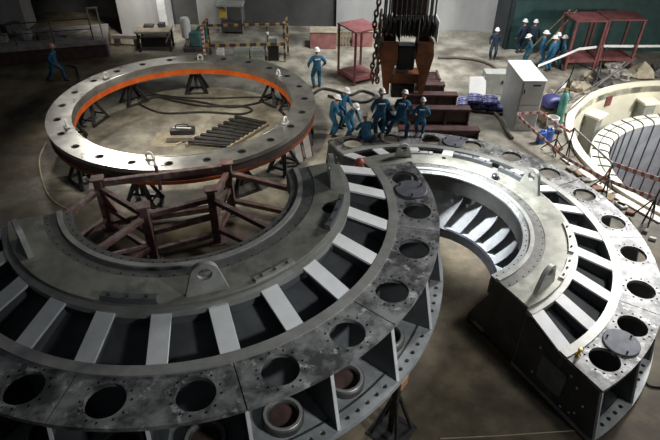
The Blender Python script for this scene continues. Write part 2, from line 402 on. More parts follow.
        for r_, z in ((4.95, 1.2), (5.15, 1.05), (5.4, .75), (5.3, .40), (5.2, .28), (4.98, .22), (4.1, 1.2), (4.1, .4)):
            bm = NB(); lathe(bm, [(0, 0), (.032, 0), (.032, .012), (0, .012)], 8)
            M = Matrix.Translation(pol(r_, a, z)+Vector((0, -.006, 0))) @ Matrix.Rotation(PI/2, 4, 'X')
            bmesh.ops.transform(bm, matrix=M, verts=bm.verts[:]); finish('bolt', bm, M_white, e)
        vb = NB(); vplate(vb, a+math.degrees(.035/3)*sg, [(AI+.02, ZA_-.075), (AO-.14, ZA_-.075), (AO-.14, .13), (1.95 if vanes else AI+.6, .13), (1.95 if vanes else AI+.6, .30), (AI+.065, ZA_-.6)], .05); finish('joint_plate', vb, M_gusset, t)
    # lugs
    for a, r_ in (((13, 3.3), (88, 3.36), (158, 3.25)) if vanes else ((18, 3.30), (88, 3.36), (167, 3.25))):
        bm = NB(); lug_mesh(bm, r_, a, .8 if a == 158 else 1.12); finish('lifting_lug', bm, M_light_ring, t)
    # raised clamp bars along the edge of the inner plate
    for a0, a1, kind in bars:
        bm = NB(); hb = .13 if kind == 'd' else .05; arcring(bm, 3.40, 3.52, ZA_-.01, ZA_+hb, a0, a1, 12)
        o = finish('clamp_bar', bm, M_web if kind == 'd' else M_light_ring, t)
        for j in range(3):
            bm = NB(); c = pol(3.46, a0+(a1-a0)*(j+.5)/3); lathe(bm, [(0, .03), (.026, .03), (.03, 0), (.03, -.004), (0, -.004)], 8, (c.x, c.y, ZA_+hb)); finish('bolt', bm, M_dkgrey, o)
    if vanes:
        for k in range(12):
            a = 2+15*k; bm = NB(); A = []; B = []
            zt, zb = ZA_-.56, .22
            n, mrow = 8, 8
            for j in range(mrow+1):
                v = j/mrow; z = zt+(zb-zt)*v; rowa = []; rowb = []
                for i in range(n+1):
                    u = i/n
                    ang = a-5+(29-9*v)*u+10*v**1.4
                    if ang > 178: ang = 178+(ang-178)*.05
                    if ang < 1: ang = 1+(ang-1)*.05
                    r_ = 2.36+.46*u**1.3*(1-.35*v)-.30*v*v*(1-.3*u)+.10*sin(PI*u)*(1-v)
                    th = .022*sin(PI*min(1, .12+u*.88))+.006
                    d = Vector((cos(rad(ang)), sin(rad(ang)), 0))
                    rowa.append(bm.verts.new(d*(r_+th)+Vector((0, 0, z)))); rowb.append(bm.verts.new(d*(r_-th)+Vector((0, 0, z))))
                A.append(rowa); B.append(rowb)
            for j in range(mrow):
                for i in range(n):
                    bm.faces.new((A[j][i], A[j][i+1], A[j+1][i+1], A[j+1][i])); bm.faces.new((B[j][i], B[j+1][i], B[j+1][i+1], B[j][i+1]))
                for i in (0, n): bm.faces.new((A[j][i], A[j+1][i], B[j+1][i], B[j][i]))
            for j in (0, mrow):
                for i in range(n): bm.faces.new((A[j][i], A[j][i+1], B[j][i+1], B[j][i]))
            finish('vane', bm, M_vane, t, 50)
        bm = NB(); arcring(bm, 2.02, 2.5, .1, .22, 0, 180, 80); finish('vane_ring', bm, M_low, t)
        bm = NB(); arcring(bm, 1.93, 2.02, -.03, .27, 0, 180, 80); finish('bottom_rim', bm, M_rim, t)
    return t

BC = (-3.213, 10.226); CC = (2.592, 11.621)
BASE_B, BASE_C = 1.835, .03
TB = cover_half('turbine_cover_half', 'large grey steel half ring on trestles in the foreground, around the red frame', (BC[0], BC[1], BASE_B), rad(-159), False,
    [(58, 74, 'd'), (102, 116, 'l'), (135, 154, 'd')], (3.29, 148, .20))
TC = cover_half('turbine_cover_half', 'brightly lit grey steel half ring on the floor at right, with curved vanes inside', (CC[0], CC[1], BASE_C), rad(-61), True,
    [(22, 36, 'l'), (40, 60, 'l'), (92, 108, 'd'), (112, 132, 'd'), (142, 156, 'l')], (3.30, 136, .075))
TC.name = 'turbine_cover_half.001'

# loose lids left lying on the flanges
def lid(label, c, ang, base, handles=3):
    p = Vector((c[0]+5.14*cos(rad(ang)), c[1]+5.14*sin(rad(ang)), base+HB+.001))
    t = thing('round_lid', label, 'lid', p, 0, 'loose bore lids')
    bm = NB(); lathe(bm, [(0, 0), (.36, 0), (.375, .012), (.375, .03), (.36, .042), (0, .042)], 32); finish('disc', bm, M_lid, t)
    for k in range(handles):
        bm = NB(); a = 2*PI*k/handles+.5
        lathe(bm, [(0, .10), (.02, .10), (.028, .085), (.02, .07), (.018, .042), (0, .042)], 8, (.29*cos(a), .29*sin(a), 0)); finish('eye_bolt', bm, M_black, t)
lid('dark round lid on the near half ring, between its two rearmost right-hand bores', BC, 7.6, BASE_B)
lid('blue-grey round lid on the bright half ring, beside its front corner bore', CC, -46.0, BASE_C)
lid('dark round lid on the far edge of the bright half ring, behind its vanes', CC, 73.0, BASE_C)
bm = NB(); lathe(bm, [(0, 0), (.11, 0), (.115, .06), (.10, .11), (.05, .14), (0, .145)], 16)
o = finish('blue_cap', bm, M_rim); o.location = G(495, 178, BASE_C+ZA_+.001); tag(o, 'small dark blue cap on the inner plate of the bright half ring behind the vanes', 'cap')
# brass fitting on the corner of the bright half
bm = NB(); lathe(bm, [(0, 0), (.05, 0), (.05, .05), (.03, .07), (.03, .16), (.045, .17), (.045, .22), (0, .23)], 12)
o = finish('brass_valve', bm, M_brass); o.location = (CC[0]+4.78*cos(rad(-58)), CC[1]+4.78*sin(rad(-58)), BASE_C+HB+.001)
tag(o, 'small brass valve standing on the front corner of the bright half ring', 'valve')

# trestles carrying the near half ring
def trestle(label, ang, r=5.55, orange=False):
    p = Vector((BC[0]+r*cos(rad(ang)), BC[1]+r*sin(rad(ang)), 0)); H = BASE_B
    t = thing('trestle', label, 'trestle', p, rad(ang), 'trestles under the near half ring')
    bm = NB(); bbox(bm, (0, 0, H-.12), (.30, .26, .24), 0, .015); finish('top_block', bm, M_bench if orange else M_dkwood, t)
    bm = NB(); bar(bm, (0, 0, .03), (0, 0, H-.24), .14, .14); finish('post', bm, M_black, t)
    for k in range(4):
        a = PI/4+k*PI/2; d = Vector((cos(a), sin(a), 0))
        bm = NB(); bar(bm, d*.42+Vector((0, 0, .04)), d*.08+Vector((0, 0, H*.62)), .06, .06); finish('leg', bm, M_black, t)
    bm = NB(); bbox(bm, (0, 0, .015), (.8, .8, .03), 0, .008); finish('base_plate', bm, M_black, t)
trestle('black post trestle with an orange timber block, under the near half ring at right', -37, 5.72, True)
for a, l in ((-16, 'black post trestle under the right-hand end of the near half ring'), (-66, 'black post trestle under the near half ring, right of the front middle one'),
             (-95, 'black post trestle under the front middle of the near half ring'), (-125, 'black post trestle under the left front of the near half ring'), (15, 'black post trestle under the rear joint of the near half ring')):
    trestle(l, a, 5.1)

# ------------------------------------------------------------------ the whole ring on stands
AC = (-5.49, 19.41); ARO, ARI, AZ, AB = 4.86, 3.98, 1.5, .95
tA = thing('steel_ring', 'large bright steel ring with an orange inner band, raised on black stands', 'ring', (AC[0], AC[1], AB))
h = AZ-AB
bm = NB(); hs = [circ(4.47*cos(2*PI*k/24+.1), 4.47*sin(2*PI*k/24+.1), .145, 16) for k in range(24)]
plate(bm, circ(0, 0, ARO, 120), [circ(0, 0, ARI+.06, 120)]+hs, h-.14, h); finish('top_flange', bm, M_ring, tA)
bm = NB(); lathe(bm, [(ARI, h-.30), (ARI, h-.012), (ARI+.012, h+.01), (ARI+.055, h+.01), (ARI+.055, h-.30), (ARI, h-.30)], 120); finish('machined_bore', bm, M_ring, tA)
bm = NB(); lathe(bm, [(ARI+.006, .02), (ARI+.006, h-.302), (ARI+.06, h-.302), (ARI+.06, .02), (ARI+.006, .02)], 120); finish('orange_band', bm, M_orange, tA)
bm = NB(); lathe(bm, [(ARI+.07, 0), (ARI+.07, h-.145), (ARO-.06, h-.145), (ARO-.06, 0), (ARI+.07, 0)], 120); finish('body', bm, M_ring_side, tA)
bm = NB(); lathe(bm, [(ARO-.06, .0), (ARO-.06, .12), (ARO-.015, .12), (ARO-.015, .0), (ARO-.06, .0)], 120); finish('outer_band', bm, M_outband, tA)
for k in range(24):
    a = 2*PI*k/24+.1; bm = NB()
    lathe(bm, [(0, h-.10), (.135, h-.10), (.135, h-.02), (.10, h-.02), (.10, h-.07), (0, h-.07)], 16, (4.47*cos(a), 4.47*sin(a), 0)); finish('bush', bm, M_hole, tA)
for x, y in ((152, 156), (98, 76), (202, 56), (288, 73), (284, 123), (62, 128)):
    g = G(x, y, AZ); a = math.atan2(g.y-AC[1], g.x-AC[0]); c = Vector((4.2*cos(a), 4.2*sin(a), h))
    bm = NB(); bbox(bm, c+Vector((0, 0, .03)), (.30, .18, .05), a+PI/2, .015)
    e = finish('eye_base', bm, M_lip, tA)
    b2 = NB(); pts = [Vector((.10*cos(q), 0, .06+.13*sin(q))) for q in [PI*i/10 for i in range(11)]]
    tube(b2, [Vector((.10, 0, -.02))]+pts+[Vector((-.10, 0, -.02))], .034, 8)
    bmesh.ops.transform(b2, matrix=Matrix.Translation(c+Vector((0, 0, .06))) @ Matrix.Rotation(a+PI/2, 4, 'Z'), verts=b2.verts[:])
    finish('lifting_eye', b2, M_white, tA)
def jack(label, ang, r=4.40):
    t = thing('jack_stand', label, 'stand', (AC[0]+r*cos(rad(ang)), AC[1]+r*sin(rad(ang)), 0), rad(ang+90), 'black stands under the steel ring')
    bm = NB(); bbox(bm, (0, 0, AB-.05), (.42, .5, .10), 0, .012); finish('top_block', bm, M_dkwood, t)
    bm = NB(); bbox(bm, (0, 0, AB-.14), (.34, .34, .08), 0, .01); finish('head_plate', bm, M_black, t)
    for sx in (-1, 1):
        for sy in (-1, 1):
            bm = NB(); bar(bm, (sx*.44, sy*.34, .06), (sx*.14, sy*.14, AB-.18), .13, .11); finish('leg', bm, M_black, t)
        bm = NB(); bar(bm, (sx*.38, -.30, .20), (sx*.38, .30, .20), .06, .06); finish('brace', bm, M_black, t)
    bm = NB(); tube(bm, [(0, 0, .25), (0, 0, AB-.18)], .07, 12); finish('screw', bm, M_dkgrey, t)
    for sy in (-1, 1):
        bm = NB(); bbox(bm, (0, sy*.34, .03), (1.05, .12, .06), 0, .01); finish('foot_rail', bm, M_black, t)
for a, l in ((186, 'black stand under the left end of the ring, beside the orange band'), (163, 'black stand under the ring, second along the orange band from the left'), (135, 'black stand under the far left of the ring, in line with the brightest glint'),
             (98, 'black stand under the far side of the ring, alone behind the cable loops'), (48, 'black stand under the far right of the ring, beyond the pallet'), (30, 'black stand under the right of the ring, behind the upper right lifting eye'),
             (228, 'black stand under the near left of the ring, left of the red frame'), (262, 'black stand under the near side of the ring, behind the red frame rail'), (305, 'black stand under the near right of the ring, by the red frame right end'), (330, 'black stand under the right near side of the ring, by the pale leaning boards'), (0, 'black stand hidden under the right-hand end of the ring, by the standing worker')):
    jack(l, a)
# pale boards leaning beside the ring
for k, (px, py, l) in enumerate(((309, 158, 'pale red-edged board leaning at the ring, right of its twin'), (300, 163, 'pale red-edged board leaning at the ring, left of its twin'))):
    g = G(px, py); t = thing('leaning_board', l, 'board', g, .55, 'boards leaning at the ring')
    bm = NB(); bar(bm, (0, 0, .03), (-.05, .22, .92), .26, .05); finish('board', bm, M_plank, t)
    bm = NB(); bar(bm, (.16, 0, .03), (.11, .22, .92), .05, .06); finish('edge_batten', bm, M_red, t)

# ------------------------------------------------------------------ red support frame
tF = thing('support_frame', 'rusty red steel beam frame standing in the open middle of the near half ring', 'frame', (-4.6, 13.2, 0))
OF = Vector((-4.6, 13.2, 0))
P1, P2, P4, P3 = Vector((-6.67, 13.45, 0)), Vector((-5.0, 12.16, 0)), Vector((-3.34, 13.0, 0)), Vector((-3.12, 14.45, 0))
HF = 1.92
def ibeam(bm, p, q, w, h):
    bar(bm, p, q, w, h*.16, h*.42); bar(bm, p, q, w, h*.16, -h*.42); bar(bm, p, q, w*.25, h*.72)
for p in (P1, P2, P4, P3):
    bm = NB(); bar(bm, p-OF+Vector((0, 0, .03)), p-OF+Vector((0, 0, HF-.06)), .24, .20); po = finish('post', bm, M_rustframe, tF)
    bm = NB(); bbox(bm, p-OF+Vector((0, 0, HF-.03)), (.36, .34, .06), .3, .01); finish('cap_plate', bm, M_rustframe, po)
    bm = NB(); bbox(bm, p-OF+Vector((0, 0, .015)), (.45, .45, .03), .3, .008); finish('foot_plate', bm, M_rustframe, po)
Z = lambda z: Vector((0, 0, z))
def rail(p, q, z1, z2=None, w=.16, h=.2, mt=None, nm='rail'):
    bm = NB(); z2 = z1 if z2 is None else z2
    d = (q-p).normalized()*.12
    bar(bm, p-OF+Z(z1)+d, q-OF+Z(z2)-d, w, h); return finish(nm, bm, mt or M_rustframe, tF)
rail(P1, P3, 1.72)
for a, b in ((P2, P4), (P4, P3), (P1, P2)):
    for z in (1.55, .95, .3): rail(a, b, z, w=.14, h=.16)
rail(P1, P3, .3)
Q1 = Vector((-7.75, 11.3, 0)); Q2 = Vector((-6.2, 10.45, 0)); Q4 = Vector((-1.2, 11.6, 0)); Q3 = Vector((-.55, 13.6, 0))
for p, q in ((P1, Q1), (P2, Q2), (P4, Q4), (P3, Q3)):
    rail(p, q, 1.5, 1.35, .15, .15, nm='arm'); rail(p, q, .5, .5, .15, .15, nm='arm')
    bm = NB(); bar(bm, q-OF+Z(.0), q-OF+Z(1.5), .16, .16); finish('post', bm, M_rustframe, tF)
for a, b in ((Q1, Q2), (Q4, Q3)):
    rail(a, b, 1.0, w=.12, h=.14); rail(a, b, .3, w=.12, h=.14)
rail(P1, P2, .35, 1.5, .10, .10, nm='brace'); rail(P2, Q2, .6, 1.3, .09, .09, nm='brace')
bm = NB(); vs = [P1-OF+Z(1.55), P1-OF+Z(.9), P1-OF+(P2-P1)*.33+Z(1.05)]
n_ = (P2-P1).cross(Z(1)).normalized()*.02
A = [bm.verts.new(v+n_) for v in vs]; B = [bm.verts.new(v-n_) for v in vs]; bm.faces.new(A); bm.faces.new(B[::-1])
for i in range(3): bm.faces.new((A[i], A[(i+1) % 3], B[(i+1) % 3], B[i]))
finish('red_gusset', bm, M_redbox, tF)
bm = NB(); bar(bm, (P1+P3)/2-OF+Z(1.2)+Vector((-.2, 0, 0)), (P1+P3)/2-OF+Z(2.05)+Vector((-.2, 0, 0)), .09, .09); finish('stub_post', bm, M_rustframe, tF)
# ------------------------------------------------------------------ setting
PCX, PCY, PR = 16.02, 18.67, 6.45
def out(p, mg=.45):
    d = Vector((p.x-PCX, p.y-PCY, 0)); 
    return p if d.length > PR+mg else Vector((PCX, PCY, 0))+d.normalized()*(PR+mg)+Z(p.z)
bm = NB()
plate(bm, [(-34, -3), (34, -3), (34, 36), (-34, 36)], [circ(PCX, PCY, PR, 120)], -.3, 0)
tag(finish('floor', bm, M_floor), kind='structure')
bm = NB(); box(bm, (-1.0, 33.4, 4.5), (17.0, .6, 9)); tag(finish('wall_back', bm, M_shadewall), kind='structure')
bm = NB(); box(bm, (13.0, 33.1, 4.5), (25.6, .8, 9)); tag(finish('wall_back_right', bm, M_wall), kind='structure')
bm = NB(); box(bm, (-22, 35.4, 4.5), (26, .6, 9)); tag(finish('wall_back_left', bm, M_shadewall), kind='structure')
bm = NB(); bbox(bm, (-10.6, 31.6, 4), (2.2, 1.2, 8), 0, .03); tag(finish('trim_1', bm, M_column), kind='structure')
bm = NB(); bbox(bm, (-9.25, 31.5, 4), (.45, 1.3, 8), 0, .02); tag(finish('trim_2', bm, M_strip), kind='structure')
bm = NB(); bbox(bm, (-18.6, 32.4, 4), (2.6, 1.2, 8), 0, .03); tag(finish('trim_3', bm, M_column), kind='structure')
bm = NB(); bbox(bm, (-6.9, 32.7, 4), (1.5, .9, 8), 0, .03); tag(finish('trim_4', bm, M_column), kind='structure')
# round pit
bm = NB(); n = 120
lathe(bm, [(PR+.32, -.02), (PR+.32, .12), (PR, .12), (PR, -7.2), (PR+.32, -7.2), (PR+.32, -.31)], n, (PCX, PCY, 0)); tag(finish('wall_pit', bm, M_cream), kind='structure')
bm = NB(); plate(bm, circ(PCX, PCY, PR+.2, 90), [], -7.4, -7.2); tag(finish('floor_pit', bm, M_pitfloor), kind='structure')
# pilasters on the pit wall
for px, py, l in ((597, 118, 'grey pilaster bracket with a pale cap on the pit wall, left of its twin'), (646, 103, 'grey pilaster bracket with a pale cap on the pit wall, nearest the right edge')):
    g = G(px, py, -.75); a = math.atan2(g.y-PCY, g.x-PCX)
    t = thing('pilaster', l, 'pilaster', (PCX+(PR-.32)*cos(a), PCY+(PR-.32)*sin(a), -7.2), a, 'pit wall pilasters')
    bm = NB(); bbox(bm, (0, 0, 3.27), (.6, .55, 6.54), 0, .015); finish('shaft', bm, M_pilaster, t)
    bm = NB(); bbox(bm, (-.06, 0, 6.60), (.72, .85, .12), 0, .015); finish('cap', bm, M_cream, t)
# liner drum in the pit
tL = thing('pit_liner', 'blue-grey ribbed drum with a cream top standing in the round pit', 'drum', (PCX, PCY, -7.2))
bm = NB(); lathe(bm, [(4.75, 0), (4.75, 6.08), (4.82, 6.17), (4.95, 6.2), (5.5, 6.2), (5.5, 0), (4.75, 0)], 120); 
for f in bm.faces:
    c = f.calc_center_median(); f.material_index = 1 if c.z > 6.12 else 0
finish('drum', bm, [M_liner, M_cream], tL)
for k in range(48):
    a = 2*PI*k/48; d = Vector((cos(a), sin(a), 0)); bm = NB()
    tube(bm, [d*4.73+Z(.03), d*4.73+Z(6.06), d*4.82+Z(6.19), d*4.97+Z(6.22), d*5.45+Z(6.22)], .035, 6)
    finish('rib', bm, M_rib, tL)
bm = NB(); lathe(bm, [(5.18, 6.205), (5.18, 6.225), (5.21, 6.225), (5.21, 6.205), (5.18, 6.205)], 120); finish('seam', bm, M_rib, tL)
# red notice on pit wall
g = G(606, 100, -.45); a = math.atan2(g.y-PCY, g.x-PCX)
bm = NB(); bbox(bm, (0, 0, 0), (.04, .42, .5), 0, .008); o = finish('wall_plate', bm, M_rack); o.location = (PCX+(PR-.025)*cos(a), PCY+(PR-.025)*sin(a), -.45); o.rotation_euler = (0, 0, a)
tag(o, 'small reddish plate fixed high on the cream pit wall', 'plate')

# ------------------------------------------------------------------ dark green container at the right rear
X0, Y0 = 9.2, 29.7
tG = thing('steel_container', 'long dark green steel container wall behind the group of workers at right', 'container', (X0, Y0, 0))
bm = NB(); bbox(bm, (5.5, 1.25, 1.37), (11, 2.5, 2.74), 0, .03); finish('body', bm, M_green, tG)
bm = NB(); bbox(bm, (5.45, 1.25, 2.79), (11.2, 2.7, .10), 0, .02); finish('top_rail', bm, M_greenrail, tG)
bm = NB(); bbox(bm, (-.03, 1.25, 1.3), (.06, 2.4, 2.5), 0, .01); finish('end_panel', bm, M_green_end, tG)
bm = NB(); bbox(bm, (.06, -.03, 1.3), (.12, .1, 2.55), 0, .01); finish('corner_post', bm, M_green_end, tG)
for k in range(12):
    x = X0+.6+k*.82; h_ = random.uniform(.16, .34)
    bm = NB(); bbox(bm, (0, 0, h_/2), (random.uniform(.4, .75), .5, h_), random.uniform(-.3, .3), .03)
    o = finish('scrap_box', bm, random.choice([M_redbox, M_redbox, M_debris, M_pilaster])); o.location = (x, Y0+.5+.3*(k % 2), 2.841)
    tag(o, 'reddish or grey box lying on the container roof among others like it', 'box', 'boxes on the container roof')

# ------------------------------------------------------------------ red steel stands
def stand(label, corners, H, shelf, mt=M_rack, name='steel_stand', group=None):
    c = sum(corners, Vector())/4; t = thing(name, label, 'stand', (c.x, c.y, 0), 0, group)
    L = [q-c for q in corners]
    bm = NB(); plate(bm, [(q.x*1.06, q.y*1.06) for q in L], [], H-.06, H); finish('top_plate', bm, mt, t)
    for q in L:
        bm = NB(); bar(bm, (q.x*.97, q.y*.97, 0), (q.x*.97, q.y*.97, H-.062), .11, .11); finish('leg', bm, mt, t)
    bm = NB(); plate(bm, [(q.x*.93, q.y*.93) for q in L], [], shelf-.05, shelf); finish('shelf', bm, mt, t)
    for i in range(4):
        a, b = L[i], L[(i+1) % 4]
        bm = NB(); bar(bm, Vector((a.x, a.y, shelf-.08))*1.0, Vector((b.x, b.y, shelf-.08)), .05, .10); finish('rail', bm, mt, t)
def quad(fl, w, dp, rz):
    ex = Vector((cos(rz), sin(rz), 0)); ey = Vector((-sin(rz), cos(rz), 0)); return [fl, fl+ex*w, fl+ex*w+ey*dp, fl+ey*dp]
stand('red oxide steel stand beside the crane hook, square top plate and low shelf', quad(G(354, 86), 1.3, 1.45, .55), 2.5, .32)
stand('red steel stand before the container, left of its twin, two rods leaning on it', quad(G(564, 71), 1.5, 1.35, .10), 2.45, .55, group=None)
stand('red steel stand before the container, right of its twin', quad(G(595, 69), 1.75, 1.35, .04), 2.45, .55)
for a, b, l in (((545, 45), (577, 8), 'thin tan rod leaning on the left red stand, outer of the pair'), ((539, 38), (570, 8), 'thin tan rod leaning on the left red stand, inner of the pair')):
    p = G(a[0]-11, a[1]+14); q = G(b[0], b[1]+2, 2.6)
    bm = NB(); tube(bm, [p+Z(.04), q], .035, 8); tag(finish('leaning_rod', bm, M_wood), l, 'rod')

# ------------------------------------------------------------------ steel beams stacked behind the workers
def hbeam(label, x0, x1, y, H, z=0):
    t = thing('steel_beam', label, 'beam', ((x0+x1)/2, y, z), 0, 'dark red beams behind the workers'); L = (x1-x0)/2
    bm = NB(); bbox(bm, (0, 0, H-.05), (2*L, .40, .10), 0, .012); finish('top_flange', bm, M_beam, t)
    bm = NB(); bbox(bm, (0, 0, .05), (2*L, .40, .10), 0, .012); finish('bottom_flange', bm, M_beam, t)
    bm = NB(); box(bm, (0, 0, H/2), (2*L-.02, .05, H-.2)); finish('beam_web', bm, M_beam, t)
    for s in (-1, -.33, .33, 1):
        bm = NB(); box(bm, (s*(L-.06), 0, H/2), (.06, .36, H-.2)); finish('stiffener', bm, M_beam, t)
hbeam('dark red steel beam lying nearest the half ring, frontmost of the row', 2.6, 5.75, 19.55, .50)
hbeam('dark red steel beam, second of the row from the front', 2.7, 5.58, 20.75, .80)
hbeam('dark red steel beam, third of the row from the front, beside the crane block', 3.0, 5.30, 22.1, .80)
hbeam('dark red steel beam, fourth of the row from the front, rearmost of the large ones', 3.3, 5.0, 23.5, .65)
t = thing('steel_grate', 'low dark red steel grating lying behind the row of beams', 'grating', (4.35, 25.6, 0))
for k in range(5):
    bm = NB(); bar(bm, (-.75, -.5+.25*k, .06), (.75, -.5+.25*k, .06), .08, .12); finish('slat', bm, M_beam, t)
for s in (-1, 1):
    bm = NB(); bar(bm, (s*.72, -.55, .16), (s*.72, .55, .16), .1, .08); finish('cross_bar', bm, M_beam, t)

# ------------------------------------------------------------------ crane hook block
HX, HY = 3.0, 22.4
tH = thing('crane_hook_block', 'huge brown crane hook block with dark sheaves hanging behind the workers', 'hook block', (HX, HY, .55))
def side_plate(bm, pts, y, th):
    A = [bm.verts.new((x, y-th/2, z)) for x, z in pts]; B = [bm.verts.new((x, y+th/2, z)) for x, z in pts]; n = len(pts)
    bm.faces.new(A); bm.faces.new(B[::-1])
    for i in range(n): bm.faces.new((A[i], A[(i+1) % n], B[(i+1) % n], B[i]))
for s in (-1, 1):
    for y in (-.42, .42):
        bm = NB(); side_plate(bm, [(s*1.0, 2.45), (s*.42, 2.45), (s*.36, 1.75), (s*.62, .95), (s*.62, .25), (s*.80, .2), (s*.92, 1.0), (s*1.08, 1.9)], y, .10); finish('cheek_plate', bm, M_brown, tH)
    bm = NB(); bbox(bm, (s*.99, 0, 2.1), (.12, .74, .62), 0, .02); finish('cheek_web', bm, M_brown, tH)
bm = NB(); bbox(bm, (0, 0, .88), (1.24, .76, .42), 0, .03); finish('cross_beam', bm, M_brown, tH)
bm = NB(); bbox(bm, (0, .05, 1.7), (.72, .60, 1.0), 0, .05); finish('swivel_housing', bm, M_black, tH)
bm = NB(); bbox(bm, (0, 0, .30), (1.0, .62, .60), 0, .06); finish('lower_block', bm, M_black, tH)
bm = NB(); tube(bm, [(-1.2, 0, 2.95), (1.2, 0, 2.95)], .12, 14); finish('sheave_axle', bm, M_dkgrey, tH)
for k in range(11):
    x = -.95+.19*k; bm = NB()
    lathe(bm, [(.12, -.07), (.40, -.07), (.44, -.06), (.37, 0), (.44, .06), (.40, .07), (.12, .07), (.12, -.07)], 32)
    bmesh.ops.transform(bm, matrix=Matrix.Translation((x, 0, 2.95)) @ Matrix.Rotation(PI/2, 4, 'Y'), verts=bm.verts[:]); finish('sheave', bm, M_rope, tH)
    for y in (-.38, .38):
        bm = NB(); tube(bm, [(x, y, 2.95), (x*.96, y*.9, 8.2)], .034, 8); finish('wire_rope', bm, M_rope, tH)
for x in (-1.12, -.36, .36, 1.12):
    bm = NB(); bbox(bm, (x, 0, 2.86), (.05, .96, .86), 0, .02); finish('guard_plate', bm, M_edge if x == 1.12 else M_dkgrey, tH)
bm = NB(); bbox(bm, (0, 0, 3.95), (1.35, .4, 1.1), 0, .05); finish('upper_trunnion', bm, M_plat, tH)
bm = NB()
for k in range(16):
    z = .75+.21*k; x = -1.30-.06*sin(k*.7)
    pts = [Vector((x+.07*cos(2*PI*i/10)*(1 if k % 2 else .25), -.25+.07*cos(2*PI*i/10)*(.25 if k % 2 else 1), z+.14*sin(2*PI*i/10))) for i in range(10)]
    tube(bm, pts+[pts[0]], .04, 6)
ch = finish('chain', bm, M_chain, tH)
bm = NB()
for k in range(14):
    z = .8+.21*k; x = -1.12-.04*sin(k)
    pts = [Vector((x+.07*cos(2*PI*i/10)*(.25 if k % 2 else 1), -.35+.07*cos(2*PI*i/10)*(1 if k % 2 else .25), z+.14*sin(2*PI*i/10))) for i in range(10)]
    tube(bm, pts+[pts[0]], .04, 6)
finish('chain', bm, M_chain, tH)
bm = NB(); tube(bm, [(-1.3, -.25, 4.0), (-1.15, -.1, 4.1), (-1.0, 0, 4.1), (-.6, 0, 4.1)], .06, 8); finish('chain_hanger', bm, M_chain, tH)

# ------------------------------------------------------------------ electrical cabinet and what stands round it
cz = 2.15
a_, b_, c_, d_ = G(523.6, 80.5, cz), G(547, 80.5, cz), G(536.7, 61, cz), G(511.5, 60, cz)
w_ = (b_-a_).length; dp_ = ((d_-a_).length+(c_-b_).length)/2; rz_ = math.atan2((b_-a_).y, (b_-a_).x)
tK = thing('electrical_cabinet', 'tall light grey electrical cabinet with a white top, leaning tapes tied to it', 'cabinet', (a_.x, a_.y, 0), rz_)
bm = NB(); bbox(bm, (w_/2, dp_/2, cz/2-.02), (w_, dp_, cz-.04), 0, .012); finish('body', bm, M_cab, tK)
bm = NB(); bbox(bm, (w_/2, dp_/2, cz-.02), (w_+.06, dp_+.06, .05), 0, .012); finish('top_cover', bm, M_cab_top, tK)
for z0, z1, nm in ((.12, 1.12, 0), (1.15, cz-.07, 1)):
    bm = NB(); bbox(bm, (w_/2, -.015, (z0+z1)/2), (w_-.08, .03, z1-z0), 0, .008); dd = finish('door', bm, M_cab, tK)
    bm = NB(); bbox(bm, (.12, -.045, (z0+z1)/2+.1), (.035, .04, .16), 0, .008); finish('handle', bm, M_black, dd)
    if nm: 
        bm = NB(); bbox(bm, (w_*.62, -.035, z1-.12), (.3, .02, .07), 0, .004); finish('vent', bm, M_black, dd)
g = G(489, 99)
t = thing('control_box', 'low grey steel box behind the blue sacks, left of the tall cabinet', 'box', (g.x+.3, g.y+.75, 0), 0)
bm = NB(); bbox(bm, (0, 0, .5), (1.0, .6, 1.0), 0, .015); finish('body', bm, M_pilaster, t)
bm = NB(); bbox(bm, (.3, -.31, .6), (.06, .03, .16), 0, .006); finish('latch', bm, M_black, t)
g = G(479, 98)
bm = NB(); bbox(bm, (0, 0, .42), (.78, .05, .84), .12, .01, Matrix.Rotation(-.35, 4, 'X')); o = finish('leaning_sheet', bm, M_cab_top); o.location = (g.x-.1, g.y+.25, .02)
tag(o, 'white steel sheet leaning at the low grey box beside the blue sacks', 'sheet')
bm = NB(); 
for k in range(6): bar(bm, (-.85+.34*k, -.5, .11), (-.85+.34*k, .5, .11), .22, .035)
for y in (-.42, 0, .42): bar(bm, (-.95, y, .045), (.95, y, .045), .1, .09)
g = G(480, 110); o = finish('pallet', bm, M_dkwood); o.location = (g.x, g.y+.15, 0); o.rotation_euler = (0, 0, -.22); tag(o, 'dark timber pallet under the blue sacks beside the tall cabinet', 'pallet')
pg = g+Vector((0, .15, 0))
def sack(label, p, rz, s=(.62, .4, .2), mt=M_sack, grp='blue sacks on the pallet'):
    bm = NB(); bmesh.ops.create_cube(bm, size=1); bmesh.ops.subdivide_edges(bm, edges=bm.edges[:], cuts=5, use_grid_fill=True)
    for v in bm.verts:
        x, y, z = v.co*2; q = (1-abs(x)**4)*.5+.5; e = (1-abs(y)**4)*.5+.5
        v.co.z = z*.5*(.35+.65*(1-x**4)*(1-y**4)**.7)+.03*sin(9*x+3*y+p[0])*(1-x*x); v.co.x = x*.5*(1-.06*y*y); v.co.y = y*.5*(1-.08*x*x)
        v.co = Vector((v.co.x*s[0], v.co.y*s[1], v.co.z*s[2]))
    zmin = min(v.co.z for v in bm.verts)
    for v in bm.verts: v.co.z -= zmin
    o = finish('sack', bm, mt, None, 60); o.location = p; o.rotation_euler = (0, 0, rz); tag(o, label, 'sack', grp)
i = 0
where = ['front left corner', 'front middle', 'front right', 'back left', 'back middle', 'back right']
for k in range(6):
    cx = -.64+.64*(k % 3); cy = -.22 if k < 3 else .24
    v = Matrix.Rotation(-.22, 3, 'Z') @ Vector((cx, cy, 0))
    sack('blue and white sack at the %s of the pallet, bottom layer' % where[k], (pg.x+v.x, pg.y+v.y, .13), -.22)
